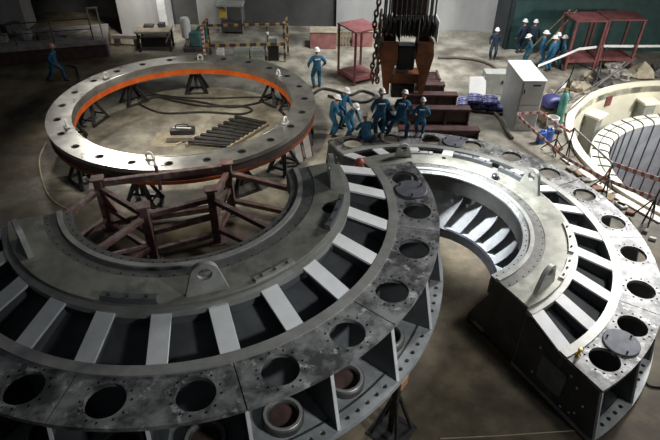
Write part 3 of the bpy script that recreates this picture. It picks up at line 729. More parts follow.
for k in range(4):
    cx = -.35+.64*(k % 2); cy = -.2 if k < 2 else .24
    v = Matrix.Rotation(-.22, 3, 'Z') @ Vector((cx+.1, cy, 0))
    sack('blue and white sack on the top layer, %s' % ['front left', 'front right beside the cabinet', 'rear left', 'rear right beside the cabinet'][k], (pg.x+v.x, pg.y+v.y, .335), -.22)
# rubble, drums, cylinder right of the cabinet
def gp(x, y, z=0): return G(x, y, z)
sack('navy blue tarpaulin bundle on the debris right of the tall cabinet', gp(547, 118)+Z(.46), .3, (.85, .7, .55), M_navyp, None)
bm = NB(); bbox(bm, (0, 0, .23), (.9, .7, .46), 0, .02); o = finish('crate', bm, M_wood); o.location = gp(547, 118); o.rotation_euler = (0, 0, .3); tag(o, 'small timber crate under the navy tarpaulin bundle', 'crate')
bm = NB(); lathe(bm, [(0, 0), (.2, 0), (.24, .4), (.25, .42), (.25, .44), (.22, .44), (.19, .04), (0, .04)], 20); o = finish('bucket', bm, M_white); o.location = gp(551, 127); tag(o, 'white bucket between the tall cabinet and the green cylinder', 'bucket')
for x, y, l, mt in ((540, 143, 'blue plastic can standing by the cabinet foot, left of its twin', M_bluep), (547, 141, 'lighter blue plastic can by the cabinet foot, right of its twin', M_bluep)):
    t = thing('plastic_can', l, 'can', gp(x, y), .3); bm = NB(); bbox(bm, (0, 0, .24), (.30, .24, .48), 0, .05, None, 2); finish('body', bm, mt, t)
    bm = NB(); tube(bm, [(-.1, 0, .47), (-.08, 0, .56), (.05, 0, .57), (.08, 0, .47)], .025, 8); finish('handle', bm, mt, t)
    bm = NB(); lathe(bm, [(0, .47), (.04, .47), (.04, .53), (0, .53)], 10, (.11, 0, 0)); finish('screw_cap', bm, M_white, t)
t = thing('gas_cylinder', 'green gas cylinder standing between the debris and the cream pit rim', 'gas cylinder', out(gp(565.5, 124), .6), 0)
bm = NB(); lathe(bm, [(0, 0), (.15, 0), (.16, .03), (.16, 1.15), (.13, 1.28), (.06, 1.35), (.05, 1.4), (0, 1.4)], 20); finish('body', bm, M_gcyl, t)
bm = NB(); lathe(bm, [(0, 1.4), (.03, 1.4), (.03, 1.47), (.07, 1.48), (.07, 1.52), (0, 1.53)], 12); finish('valve', bm, M_brass, t)
for k, (x, y, s) in enumerate(((556, 131, .5), (560, 122, .45), (558, 112, .5), (572, 102, .6), (582, 92, .7), (600, 84, .8), (620, 78, .75), (640, 76, .85), (575, 88, .55), (562, 96, .5), (590, 80, .6), (655, 74, .7), (613, 70, .6), (548, 97, .5))):
    bm = NB(); bmesh.ops.create_icosphere(bm, subdivisions=2, radius=1)
    for v in bm.verts:
        f = 1+.25*sin(v.co.x*5+k)+.2*sin(v.co.y*7+2*k)+.18*sin(v.co.z*6+k*3); v.co = Vector((v.co.x*s*f*.65, v.co.y*s*f*.55, max(v.co.z, -.15)*s*f*.5))
    zm = min(v.co.z for v in bm.verts)
    for v in bm.verts: v.co.z -= zm
    o = finish('rubble_heap', bm, [M_debris, M_tan, M_dkgrey][k % 3], None, 25); p = gp(x, y); 
    d = Vector((p.x-PCX, p.y-PCY, 0))
    if d.length < PR+.35+s*.75: p = Vector((PCX, PCY, 0))+d.normalized()*(PR+.35+s*.75)
    o.location = p; o.rotation_euler = (0, 0, k)
    tag(o, 'heap of grey rubble or dumped cloth along the rim of the round pit', 'rubble', 'rubble heaps by the pit')
# planks by the pit
pl = [((563, 158), (596, 181), .26, 'pale plank lying along the bright half ring, upper left of the pair'), ((597, 183), (611, 194), .22, 'short pale plank lying behind the bright half ring, between its longer twins'),
      ((627, 192), (662, 222), .3, 'pale plank lying by the pit, nearest the right edge'), ((545, 112), (566, 84), .22, 'pale plank leaning in the debris behind the tall cabinet'), ((552, 103), (575, 80), .12, 'narrow dark plank lying in the debris behind the tall cabinet')]
for k, (a, b, w, l) in enumerate(pl):
    p, q = out(gp(*a), .6), out(gp(*b), .6); bm = NB(); bar(bm, Vector((0, 0, .03+.0)), q-p+Z(.03+.0), w, .06); o = finish('plank', bm, M_dkwood if 'dark' in l else M_plank); o.location = p; tag(o, l, 'plank')
for k, (x, y) in enumerate(((606, 178), (618, 196), (624, 205), (630, 214), (590, 168), (577, 158), (636, 200), (612, 186), (645, 232), (600, 172), (652, 240), (570, 150))):
    bm = NB(); s_ = random.uniform(.12, .3); bbox(bm, (0, 0, .05), (s_*1.6, s_, .1), 0, .02); o = finish('scrap_block', bm, [M_debris, M_wood, M_plank, M_pitfloor][k % 4]); o.location = out(gp(x, y), .9); o.rotation_euler = (0, 0, k*.9)
    tag(o, 'small scrap block on the floor between the bright half ring and the pit', 'scrap', 'scrap blocks by the pit edge')
# barrier stands and tapes
def tripod(label, p, H, sp=.45, tilt=(0, 0)):
    p = out(p, .38+sp)
    t = thing('barrier_stand', label, 'barrier stand', p, 0, None); top = Vector((tilt[0], tilt[1], H))
    bm = NB(); tube(bm, [(0, 0, .02), top], .028, 8); finish('pole', bm, M_black, t)
    for k in range(3):
        a = 2*PI*k/3+.4; bm = NB(); tube(bm, [Vector((sp*cos(a), sp*sin(a), .03)), top*.62], .022, 8); finish('leg', bm, M_black, t)
    return p+top
T1 = tripod('thin black barrier stand by the pit edge, topped by white tape above the drum', gp(583, 158), 1.25)
T2 = tripod('thin black barrier stand holding the two red and white tapes, near the right edge', gp(643, 222), 1.55, .4, (.12, 0))
T3 = tripod('black barrier stand with a red tail of tape, between the planks and the pit', gp(613, 190), 1.15)
T4 = tripod('tall thin black pole stand left of the pit rim, by the green cylinder', gp(576, 108), 1.9, .5, (.25, .1))
T5 = tripod('tall thin pole stand in the rubble before the right red stand', gp(600, 90), 1.8, .5, (.3, .2))
T6 = tripod('low black pole stand at the foot of the tall cabinet', gp(553, 152), .9)
def tape(label, pts, mt, w=.09):
    bm = NB(); P = []
    for a, b in zip(pts, pts[1:]):
        a = Vector(a); b = Vector(b); L = (b-a).length
        for i in range(10):
            u = i/10; P.append(a.lerp(b, u)-Z(.05*min(L, 5)*u*(1-u)*(.25 if mt is M_wtape else 1.0)))
    P.append(Vector(pts[-1])); ribbon(bm, P, w); tag(finish('barrier_tape', bm, mt), label, 'tape')
cabp = Vector((a_.x+.02, a_.y-.05, .75)); cabq = Vector((b_.x+.03, b_.y-.05, .8))
tape('red and white barrier tape sagging from the cabinet foot to the right edge', [cabp, gp(566, 158, .45), gp(610, 181, .55), gp(655, 198, 1.0)], M_tape, .13)
tape('red and white barrier tape between the two barrier stands nearest the right edge', [T3, T2], M_tape, .15)
tape('white barrier tape from the stand over the drum to the stand with the red tail', [T1, T3], M_wtape, .08)
tape('red and white barrier tape tied round the cabinet front toward the pit', [cabp+Z(.05), cabq+Z(.05), gp(570, 132, .7), T1], M_tape, .1)
tape('short red tail of tape hanging from the middle barrier stand', [T3-Z(.02), T3+Vector((-.25, -.1, -.75))], M_tape, .1)
tape('white tape stretched from behind the cabinet to the red stands', [gp(538, 66, 1.4), gp(579, 49, 1.15), gp(604, 46, 1.15), gp(662, 46, 1.1)], M_wtape, .12)
# thin rails over the rubble
for a, b, l in (((586, 118, .1), (625, 62, 1.5), 'thin dark rod slanting up from the rubble before the right red stand'), ((560, 106, .05), (612, 74, .9), 'long thin rod slanting across the rubble behind the cabinet'), ((610, 98, .15), (636, 58, 1.2), 'thin pale rod slanting over the far rubble by the pit')):
    p, q = gp(*a), gp(*b)
    d = Vector((p.x-PCX, p.y-PCY, 0))
    if d.length < PR+.4: p = Vector((PCX, PCY, p.z))+d.normalized()*(PR+.4)
    bm = NB(); tube(bm, [p, q], .03, 8); tag(finish('leaning_rod', bm, M_dkgrey), l, 'rod')

# ------------------------------------------------------------------ left: platform with railing
p0 = G(-6, 67); p1 = G(110, 57); dirp = (p1-p0).normalized(); nrm = Vector((-dirp.y, dirp.x, 0)); Lp = (p1-p0).length; rzp = math.atan2(dirp.y, dirp.x)
tP = thing('work_platform', 'long low dark red platform with a pale deck edge at the left rear', 'platform', p0, rzp)
bm = NB(); bbox(bm, (Lp/2, 1.3, .33), (Lp, 2.6, .66), 0, .02); finish('side_skirt', bm, M_plat, tP)
bm = NB(); bbox(bm, (Lp/2, 1.28, .78), (Lp+.06, 2.7, .22), 0, .02); finish('deck', bm, M_slab, tP)
for x in (1.3, 3.0, Lp-.6):
    bm = NB(); bar(bm, (x, .1, .89), (x, .1, 1.95), .05, .05); finish('railing_post', bm, M_dkgrey, tP)
bm = NB(); tube(bm, [(.0, .1, 1.95), (Lp-.6, .1, 1.95)], .03, 8); finish('hand_rail', bm, M_dkgrey, tP)
bm = NB(); tube(bm, [(.0, .1, 1.45), (Lp-.6, .1, 1.45)], .022, 8); finish('mid_rail', bm, M_dkgrey, tP)
bm = NB(); bbox(bm, (Lp-.02, .15, .36), (.2, .3, .72), 0, .01); finish('corner_post', bm, M_slab, tP)
bm = NB(); bar(bm, (Lp-.6, .3, .89), (Lp-.6, .3, 2.35), .06, .06); bar(bm, (Lp-.15, .3, .89), (Lp-.15, .3, 2.35), .06, .06); bar(bm, (Lp-.63, .3, 2.38), (Lp-.12, .3, 2.38), .07, .07); finish('gate_frame', bm, M_tan, tP)
Rz = Matrix.Rotation(rzp, 3, 'Z')
for k, (x, y, s, l, mt) in enumerate(((.5, .9, (.6, .5, .35), 'pale box on the dark platform, at its left end', M_debris), (1.7, 1.0, (.45, .4, .4), 'grey box on the dark platform, left of the walking worker', M_pilaster), (2.4, .9, (.55, .35, .3), 'low brown box on the dark platform behind the walking worker', M_dkwood), (3.9, 1.2, (1.2, .25, .12), 'thin board lying on the right part of the dark platform', M_tan), (.9, 1.8, (.9, .5, .6), 'dark box at the rear left of the platform', M_dkgrey))):
    v = p0+Rz @ Vector((x, y, 0)); bm = NB(); bbox(bm, (0, 0, s[2]/2), s, 0, .03); o = finish('storage_box', bm, mt); o.location = (v.x, v.y, .891); o.rotation_euler = (0, 0, rzp+.2*k); tag(o, l, 'box')
# timber bench with parts
g = G(155, 52)
t = thing('work_bench', 'dark work bench with a tan board top before the pale column', 'bench', g+Vector((0, .5, 0)), .08)
bm = NB(); bbox(bm, (0, 0, 1.02), (1.8, 1.1, .10), 0, .015); finish('top_board', bm, M_tan, t)
for sx in (-1, 1):
    for sy in (-1, 1):
        bm = NB(); bar(bm, (sx*.78, sy*.45, 0), (sx*.78, sy*.45, .96), .1, .1); finish('leg', bm, M_black, t)
bm = NB(); bbox(bm, (0, .1, .42), (1.45, .7, .5), 0, .04); finish('drawer_unit', bm, M_black, t)
bm = NB(); bar(bm, (.62, -.52, .5), (.98, -.52, 1.2), .07, .07); finish('side_bar', bm, M_slab, t)
for x, y, s, l in ((-.3, .2, (.5, .3, .14), 'small dark box on the tan bench top'), (.35, .25, (.35, .3, .22), 'grey box on the tan bench top, right of the dark one')):
    bm = NB(); bbox(bm, (0, 0, s[2]/2), s, 0, .02); o = finish('small_box', bm, M_dkgrey if 'dark' in l else M_pilaster); o.location = (g.x+x, g.y+.5+y, 1.071); tag(o, l, 'box')
for a, b, l in (((112, 36, .5), (140, 37, .5), 'dark pipe lying between the platform and the work bench'),):
    p, q = gp(*a), gp(*b); bm = NB(); bar(bm, Vector((0, 0, 0)), q-p+Z(0), .2, .18); o = finish('loose_beam', bm, M_slab); o.location = p; tag(o, l, 'beam')
    for u in (.15, .85):
        r_ = p.lerp(q, u); hh = r_.z-.09
        if hh > .05:
            bm = NB(); bbox(bm, (0, 0, hh/2), (.26, .26, hh), 0, .015); o = finish('timber_block', bm, M_dkwood); o.location = (r_.x, r_.y, 0); tag(o, 'dark timber block propping a loose beam at the left rear', 'block', 'blocks under the loose beams')
# teal machine with white vessel
g = G(195, 52)
t = thing('pump_unit', 'teal pump machine with a white vessel, left of the striped barrier cage', 'machine', g+Vector((0, .3, 0)), .1)
bm = NB(); bbox(bm, (0, 0, .12), (1.2, .7, .24), 0, .02); finish('skid', bm, M_dkgrey, t)
bm = NB(); bbox(bm, (.05, 0, .62), (.55, .5, .76), 0, .05); finish('pump_body', bm, M_tealm, t)
bm = NB(); tube(bm, [(.1, 0, .8), (.3, 0, 1.2), (.62, 0, 1.25), (.62, 0, .24)], .09, 12); finish('pipe', bm, M_tealm, t)
bm = NB(); lathe(bm, [(0, .24), (.10, .24), (.10, .6), (.24, .7), (.26, 1.5), (.2, 1.68), (0, 1.72)], 20, (-.38, 0, 0)); finish('vessel', bm, M_white, t)
# striped barrier cage
pa, pb = G(206, 64), G(285, 62)
tC = thing('barrier_cage', 'yellow and black striped guard rail frame behind the steel ring', 'barrier', pa)
q = pb-pa; bk = Vector((.1, .9, 0))
for p in (Vector(), q, bk, q+bk):
    bm = NB(); sbar(bm, p+Z(0), p+Z(1.95), .10, .10); finish('post', bm, M_rwtape if p.length < .1 else M_hazard, tC)
for z in (.92, 1.9):
    for a, b in ((Vector(), q), (Vector(), bk), (q, q+bk)):
        d = (b-a).normalized()*.06; bm = NB(); sbar(bm, a+d+Z(z), b-d+Z(z), .09, .10 if z > 1 else .14); finish('rail', bm, M_hazard, tC)
for k, (x, y, s, mt, l) in enumerate(((.7, .35, (.35, .4, .62), M_white, 'white box in the striped cage, at its left end'), (1.75, .4, (.75, .5, .62), M_greybox, 'grey-green crate in the striped cage, left of its twin'), (2.55, .4, (.7, .5, .6), M_greybox, 'grey-green crate in the striped cage, right of its twin'),
        (3.35, .45, (.5, .5, .8), M_black, 'black crate in the right end of the striped cage'))):
    v = pa+q.normalized()*x; bm = NB(); bbox(bm, (0, 0, s[2]/2), s, 0, .02)
    for j in range(3): bbox(bm, (0, -s[1]/2-.008, s[2]*(.22+.28*j)), (s[0]*.94, .016, .03), 0, .003)
    o = finish('crate', bm, mt); o.location = (v.x, v.y+y, 0); tag(o, l, 'crate')
v = pa+q.normalized()*3.25
for z_, l, mt, x in ((.8, 'pale flat carton on the black crate in the striped cage', M_pilaster, 3.35),):
    v = pa+q.normalized()*x; bm = NB(); bbox(bm, (0, 0, .15), (.46, .42, .3), 0, .015); o = finish('carton', bm, mt); o.location = (v.x, v.y+.45, .801); tag(o, l, 'carton')
g = G(232, 34)
t = thing('tool_cabinet', 'grey tool shelf with a yellow panel at the back wall behind the barrier cage', 'shelf', g, 0)
for s in (-1, 1):
    for y in (0, .6):
        bm = NB(); bar(bm, (s*.65, y, 0), (s*.65, y, 1.5), .08, .08); finish('post', bm, M_slab, t)
bm = NB(); bbox(bm, (0, .3, 1.58), (1.5, .85, .15), 0, .02); finish('top_board', bm, M_pilaster, t)
bm = NB(); bbox(bm, (-.42, .1, 1.1), (.38, .05, .5), 0, .01); finish('yellow_panel', bm, M_yellow, t)
bm = NB(); bbox(bm, (.1, .3, .35), (1.2, .6, .5), 0, .02); finish('drawer_unit', bm, M_dkgrey, t)
# tripod lamp inside cage
v = pa+q.normalized()*3.0+Vector((0, 1.0, 0)); t = thing('tripod_stand', 'thin white-jointed tripod standing inside the striped barrier cage', 'tripod', v)
bm = NB(); tube(bm, [(0, 0, .3), (0, 0, 1.75)], .03, 8); finish('mast', bm, M_dkgrey, t)
for k in range(3):
    a = 2*PI*k/3; bm = NB(); tube(bm, [(.38*cos(a), .38*sin(a), .02), (0, 0, 1.15)], .025, 8); finish('leg', bm, M_slab, t)
bm = NB(); lathe(bm, [(0, 1.08), (.09, 1.1), (.09, 1.2), (0, 1.22)], 10); finish('joint', bm, M_white, t)
# red low boxes behind the red stand
for x0, x1, y, h_, l, mt in ((310, 336, 49, .85, 'dull red steel box with a pale top, left of the red stand', M_redbox), (352, 372, 47, .8, 'dull red steel box seen through the red stand', M_redbox)):
    p, q2 = G(x0, y), G(x1, y); w2 = (q2-p).length; t = thing('steel_box', l, 'box', (p+q2)/2, 0)
    bm = NB(); bbox(bm, (0, .45, h_/2), (w2, .9, h_), 0, .02); finish('body', bm, mt, t)
    bm = NB(); bbox(bm, (0, .45, h_+.03), (w2+.05, .95, .06), 0, .015); finish('lid', bm, M_tan, t)
p = G(344, 46); t = thing('slatted_crate', 'tan slatted crate between the dull red boxes behind the red stand', 'crate', p, 0)
for k in range(6):
    bm = NB(); bar(bm, (-.42+.17*k, 0, 0), (-.42+.17*k, 0, .78), .07, .05); finish('slat', bm, M_wood, t)
for z in (.08, .4, .72):
    bm = NB(); bar(bm, (-.48, .045, z), (.48, .045, z), .04, .07); finish('cross_slat', bm, M_wood, t)
g = G(362, 76)
bm = NB(); bbox(bm, (0, 0, .12), (.4, .3, .24), .3, .04); o = finish('white_bag', bm, M_white); o.location = g+Vector((.1, .1, 0)); tag(o, 'crumpled white bag on the floor between the red stand and the crane block', 'bag')

# ------------------------------------------------------------------ inside the ring: pallet, tools, cables
pts = [G(180, 150), G(240, 119), G(266, 124), G(210, 158)]
tg = thing('timber_grid', 'dark slatted ladder-like grid on the floor inside the steel ring', 'grid', G(222, 138))
og = G(222, 138); A0, A1, B0, B1 = G(186, 147)-og, G(238, 119)-og, G(228, 150)-og, G(268, 126)-og
for a, b in ((A0, A1), (B0, B1)):
    bm = NB(); bar(bm, a+Z(.08), b+Z(.08), .10, .14); finish('side_rail', bm, M_tan, tg)
for k in range(9):
    u = (k+.5)/9; bm = NB(); bar(bm, A0.lerp(A1, u)+Z(.19), B0.lerp(B1, u)+Z(.19), .15, .07); finish('slat', bm, M_black, tg)
g = G(183, 133)
bm = NB(); bbox(bm, (0, 0, .035), (1.5, .30, .07), .05, .01); o = finish('plank', bm, M_dkwood); o.location = G(186, 141); tag(o, 'dark flat board on the floor inside the ring, before the tool bag', 'board')
t = thing('tool_bag', 'dark open tool bag on the floor inside the ring', 'tool bag', g, .1)
bm = NB(); bbox(bm, (0, 0, .11), (.95, .42, .22), 0, .06, None, 2); finish('body', bm, M_black, t)
bm = NB(); tube(bm, spline([(-.25, 0, .2), (-.2, 0, .36), (.2, 0, .36), (.25, 0, .2)]), .022, 8); finish('handle', bm, M_black, t)
bm = NB(); bar(bm, (-.4, .05, .235), (.35, -.1, .25), .05, .04); finish('wrench', bm, M_edge, t)
bm = NB(); plate(bm, [(0, 0), (.95, 0), (.95, 1.15), (0, 1.15)], [], 0, .012); o = finish('floor_sheet', bm, M_tan); o.location = G(151, 147); o.rotation_euler = (0, 0, .05); tag(o, 'olive-tan square sheet lying on the floor inside the ring', 'sheet')
def cable(label, px, r=.03, mt=M_cable, name='cable', z=None, n=7):
    P = spline([G(x, y)+Z(r+.004) for x, y in px], n); bm = NB(); tube(bm, P, r, 8); tag(finish(name, bm, mt), label, 'cable')
cable('black cable in a long double loop on the floor inside the ring', [(138, 100), (150, 96), (175, 102), (205, 107), (240, 107), (252, 111), (240, 115), (205, 113), (165, 114), (145, 108), (141, 103), (160, 98), (200, 103), (232, 108), (262, 103)], .045)
cable('second black cable crossing the loops inside the ring', [(150, 94), (180, 98), (215, 99), (248, 98), (268, 98), (276, 97)], .035)
cable('thin tan line on the floor inside the ring, beside the slatted grid', [(176, 145), (205, 133), (232, 121), (238, 118)], .03, M_ropey)
cable('thin tan hose curving on the dark floor left of the steel ring', [(47, 143), (40, 158), (41, 175), (48, 195), (60, 206), (78, 214)], .03, M_ropey)
cable('dark hose curving on the floor at the upper right, left of the tall cabinet', [(438, 59), (455, 59), (475, 61), (490, 66), (497, 72), (498, 80), (497, 86)], .07, M_hose, 'hose')
cable('dark hose running from the sacks down along the cabinet foot', [(478, 108), (492, 113), (500, 121), (505, 131), (512, 140)], .07, M_hose, 'hose')
cable('thin brown hose curved behind the walking worker', [(66, 66), (76, 68), (79, 76), (80, 83)], .035, M_hose, 'hose')
cable('thin tan rope crossing the dark floor at the lower right', [(440, 439), (500, 436), (545, 433), (575, 431)], .012, M_ropey, 'rope')
cable('black cable looped on the floor right of the bright half ring', [(648, 366), (643, 377), (649, 386), (662, 388)], .025)
cable('dark cables coiled on the floor behind the crouching workers', [(312, 96), (322, 90), (335, 92), (350, 96), (362, 92), (375, 97), (365, 103), (345, 101), (328, 97)], .06)
# ------------------------------------------------------------------ people
def ik(a, b, l1, l2, pole):
    """middle joint of a two-bone limb from a to b bending toward pole"""
    d = b-a; L = min(d.length, (l1+l2)*.999); dn = d.normalized()
    x = (l1*l1-l2*l2+L*L)/(2*L); h = math.sqrt(max(l1*l1-x*x, 0))
    p = (pole-dn*pole.dot(dn)).normalized()
    return a+dn*x+p*h, a+dn*L
def person(label, loc, rz, suit=M_blue, hat=M_hat, boots=M_boot, H=1.7, hip=.90, lean=0., side=0., lf=(-.11, 0, 0), rf=(.11, 0, 0), lh=(-.28, .12, .85), rh=(.28, .12, .85), look=0., nod=0., kp=(0, 1, 0), patch=True):
    s = H/1.72
    V = Vector
    pelvis = V((0, 0, hip))
    tm = Matrix.Rotation(-lean, 3, 'X') @ Matrix.Rotation(side, 3, 'Y')
    up = tm @ V((0, 0, 1)); fr = tm @ V((0, 1, 0)); rt = tm @ V((1, 0, 0))
    waist = pelvis+up*.17; chest = pelvis+up*.36; neck = pelvis+up*.52; 
    hm = tm @ Matrix.Rotation(-nod+lean*.55, 3, 'X') @ Matrix.Rotation(look, 3, 'Z')
    hu = hm @ V((0, 0, 1)); hf = hm @ V((0, 1, 0)); hr = hm @ V((1, 0, 0))
    head0 = neck+hu*.07; head = neck+hu*.165+hf*.02
    nodes = []; edges = []; kind = []
    def nd(p, rx, ry=None): nodes.append((V(p), rx, ry or rx)); return len(nodes)-1
    def ed(a, b, k): edges.append((a, b)); kind.append(k)
    ip = nd(pelvis, .16, .135); iw = nd(waist, .155, .13); ic = nd(chest, .165, .135); inn = nd(neck, .062); ih0 = nd(head0, .055); ih1 = nd(head-hu*.02, .078)
    ed(ip, iw, 's'); ed(iw, ic, 's'); ed(ic, inn, 's'); ed(inn, ih0, 'k'); ed(ih0, ih1, 'k')
    ends = {}
    for sg, foot, hand in ((-1, V(lf), V(lh)), (1, V(rf), V(rh))):
        hp = pelvis+rt*.095*sg-up*.05; an = V((foot.x, foot.y, foot.z+.085))
        kn, an = ik(hp, an, .43, .42, V(kp)+V((.25*sg, 0, 0)))
        a = nd(hp, .12); b = nd(kn, .09); c = nd(an-(an-kn)*.08, .076)
        ed(ip, a, 's'); ed(a, b, 's'); ed(b, c, 's')
        ends[('f', sg)] = (an, kn)
        sh = pelvis+up*.44+rt*.185*sg
        hw = V(hand); el, wr = ik(sh, hw, .29, .26, -fr*.7+rt*.6*sg-V((0, 0, .25)))
        a = nd(sh, .09); b = nd(el, .07); c = nd(wr, .05)
        ed(ic, a, 's'); ed(a, b, 's'); ed(b, c, 's')
        fd = (wr-el).normalized(); pn = (rt*sg*-1); pn = (pn-fd*pn.dot(fd)).normalized(); ac = fd.cross(pn).normalized()
        pm = nd(wr+fd*.075, .034, .022); ed(c, pm, 'k')
        ends[('h', sg)] = (wr+fd*.05, fd, pn, ac)
    me = bpy.data.meshes.new('p'); me.from_pydata([n[0] for n in nodes], edges, []); o = bpy.data.objects.new('p', me); COL.objects.link(o)
    sk = o.modifiers.new('s', 'SKIN'); sk.use_smooth_shade = True
    for i, n in enumerate(nodes): me.skin_vertices[0].data[i].radius = (n[1], n[2]); me.skin_vertices[0].data[i].use_root = (i == ip)
    ss = o.modifiers.new('u', 'SUBSURF'); ss.levels = 1
    dg = bpy.context.evaluated_depsgraph_get(); em = bpy.data.meshes.new_from_object(o.evaluated_get(dg))
    bpy.data.objects.remove(o); bpy.data.meshes.remove(me)
    bm = NB(); bm.from_mesh(em); bpy.data.meshes.remove(em)
    for f in bm.faces:
        c = f.calc_center_median(); best = 9; k = 's'
        for (a, b), kk in zip(edges, kind):
            A, B = nodes[a][0], nodes[b][0]; d = B-A; t = max(0, min(1, (c-A).dot(d)/max(d.dot(d), 1e-9))); q = (c-(A+d*t)).length-min(nodes[a][1], nodes[b][1])*.6
            if q < best: best = q; k = kk
        f.material_index = 1 if k == 'k' else 0; f.smooth = True
    def add(b2, mi):
        for f in b2.faces: f.material_index = mi
        m2 = bpy.data.meshes.new('t'); b2.to_mesh(m2); b2.free(); bm.from_mesh(m2); bpy.data.meshes.remove(m2)
    # head with nose, brow, ears, eyes
    b2 = NB(); bmesh.ops.create_uvsphere(b2, u_segments=14, v_segments=10, radius=1)
    for v in b2.verts:
        x, y, z = v.co; y2 = y*(1.0 if y < 0 else .92)
        if y > .75 and abs(x) < .3 and -.35 < z < .15: y2 += .22
        if z < -.3: x *= 1-.28*(-z-.3); y2 = y2*(1-.1*(-z-.3))+.05*(1 if y > 0 else 0)
        if y > .5 and .1 < z < .4: y2 -= .04
        v.co = head+hr*x*.078+hf*y2*.098+hu*z*.118
    for f in b2.faces: f.smooth = True
    add(b2, 1)
    for sg in (-1, 1):
        b2 = NB(); bmesh.ops.create_uvsphere(b2, u_segments=6, v_segments=5, radius=.014)
        for v in b2.verts: v.co = head+hr*(.03*sg+v.co.x)+hf*(.084+v.co.y*.6)+hu*(.012+v.co.z*.7)
        add(b2, 2)
        b2 = NB(); bmesh.ops.create_uvsphere(b2, u_segments=6, v_segments=5, radius=.03)
        for v in b2.verts: v.co = head+hr*(.078*sg+v.co.x*.4)+hf*(v.co.y*.7-.005)+hu*(v.co.z)
        add(b2, 1)
        w, fd, pn, ac = ends[('h', sg)]
        for j in range(4):      # curled fingers
            L = (.072, .084, .078, .06)[j]; b0 = w+fd*.05+ac*(.030-.020*j)
            P = [b0, b0+fd*L*.45+pn*.004, b0+fd*L*.8+pn*L*.28, b0+fd*L*.9+pn*L*.6]
            b2 = NB(); tube(b2, P, [.0095, .009, .0085, .0065], 6); add(b2, 1)
        b0 = w+fd*.0+ac*.030; b2 = NB(); tube(b2, [b0, b0+fd*.03+ac*.03+pn*.008, b0+fd*.06+ac*.035+pn*.025], [.0125, .011, .008], 6); add(b2, 1)
    t = thing('person', label, 'person', loc, rz); t.scale = (s, s, s)
    finish('body', bm, [suit, M_skin, M_eye], t, 80)
    # hard hat
    b2 = NB(); prof = [(0, .155), (.05, .15), (.09, .125), (.115, .08), (.122, .035), (.125, .03), (.150, .018), (.150, .010), (.118, .012), (.105, .02), (.10, .05), (0, .13)]
    lathe(b2, prof, 18)
    for v in b2.verts:
        x, y, z = v.co
        if z < .03 and y > .09: y += .035*(y-.09)/.06
        v.co = head+hr*x*.92+hf*(y*1.06)+hu*(z+.028)
    finish('hard_hat', b2, hat, t, 50)
    # boots
    for sg, foot in ((-1, V(lf)), (1, V(rf))):
        an, kn = ends[('f', sg)]; fd = V((an.x-0, 0, 0))*.25+V((0, 1, 0)); fd.normalize(); sd = V((fd.y, -fd.x, 0))
        b2 = NB(); bmesh.ops.create_uvsphere(b2, u_segments=12, v_segments=8, radius=1)
        c = V((an.x, an.y, an.z-.085))
        for v in b2.verts:
            x, y, z = v.co; zz = max(z, -.62); w = .055*(1-.15*y); hgt = .05*(1.25-.45*y) 
            v.co = c+fd*(.06+y*.145)+sd*x*w+V((0, 0, .031+zz*.05 if zz < 0 else .031+zz*hgt))
        tube(b2, [an+V((0, 0, -.03)), an-(an-kn).normalized()*.13], [.056, .06], 10)
        finish('boot', b2, boots, t, 60)
    if patch:   # pale print across the back
        b2 = NB()
        for j in range(6):
            c = pelvis+up*.40-fr*.157+rt*(-.095+.038*j)
            vs = [c+rt*dx+up*dz+fr*dy for dx, dz, dy in ((-.014, -.022, 0), (.014, -.022, 0), (.014, .022, 0), (-.014, .022, 0), (-.014, -.022, .03), (.014, -.022, .03), (.014, .022, .03), (-.014, .022, .03))]
            q = [b2.verts.new(v) for v in vs]
            for f in ((0, 1, 2, 3), (4, 7, 6, 5), (0, 4, 5, 1), (1, 5, 6, 2), (2, 6, 7, 3), (3, 7, 4, 0)): b2.faces.new([q[i] for i in f])
        finish('back_print', b2, M_hat, t)
    return t
def fg(x, y, z=0): return G(x, y, z)
person('person in blue coveralls and pale red hard hat striding right past the dark platform', fg(58, 81), -PI/2-.15, M_blue, M_palered, H=1.78, hip=.87, lean=.22, lf=(-.1, .32, 0), rf=(.1, -.42, .03), lh=(-.25, .0, .85), rh=(.27, .28, .9))
person('person in blue coveralls and white hard hat standing alone behind the steel ring, elbows out', fg(317, 88), .25, H=1.86, lh=(-.33, .14, .95), rh=(.33, .14, .95), lf=(-.12, .02, 0), rf=(.13, .1, 0))
Bz = BASE_C+HB
person('person in blue coveralls at the left end of the working group, turned right', fg(332, 136), -PI/2+.3, M_blue, H=1.72, lean=.18, nod=.3, lh=(-.22, .32, .95), rh=(.2, .35, .9), patch=False)
person('person in dark blue coveralls and white hard hat, rearmost left of the working group', fg(341, 127), -PI/2-.6, M_blue, H=1.76, lean=.2, nod=.3, lh=(-.2, .35, .95), rh=(.22, .3, .9), patch=False)
person('person in blue coveralls bending forward, left of the crouching one', fg(348, 136), PI+.9, M_blue, H=1.62, lean=.45, hip=.84, nod=.4, lh=(-.2, .45, .75), rh=(.2, .42, .7), patch=False)
person('person in blue coveralls and white hard hat crouching low on the half ring edge', fg(366, 142, Bz), .25, M_blue, H=1.6, hip=.22, lean=.35, nod=.3, lf=(-.2, .22, 0), rf=(.2, .2, 0), lh=(-.2, .5, .3), rh=(.22, .48, .3), patch=False)
person('person in blue coveralls with back print standing upright right behind the crouching one', fg(379, 137.5, Bz), .05, M_blue, boots=M_wboot, H=1.70, lh=(-.26, .25, .9), rh=(.26, .25, .9), nod=.2)
person('person in dark clothes and white hard hat stooping between the two tall workers', fg(389, 135, Bz), .9, M_navy, H=1.68, hip=.72, lean=.75, nod=.5, lf=(-.18, .1, 0), rf=(.18, .12, 0), lh=(-.2, .6, .55), rh=(.2, .6, .5), patch=False)
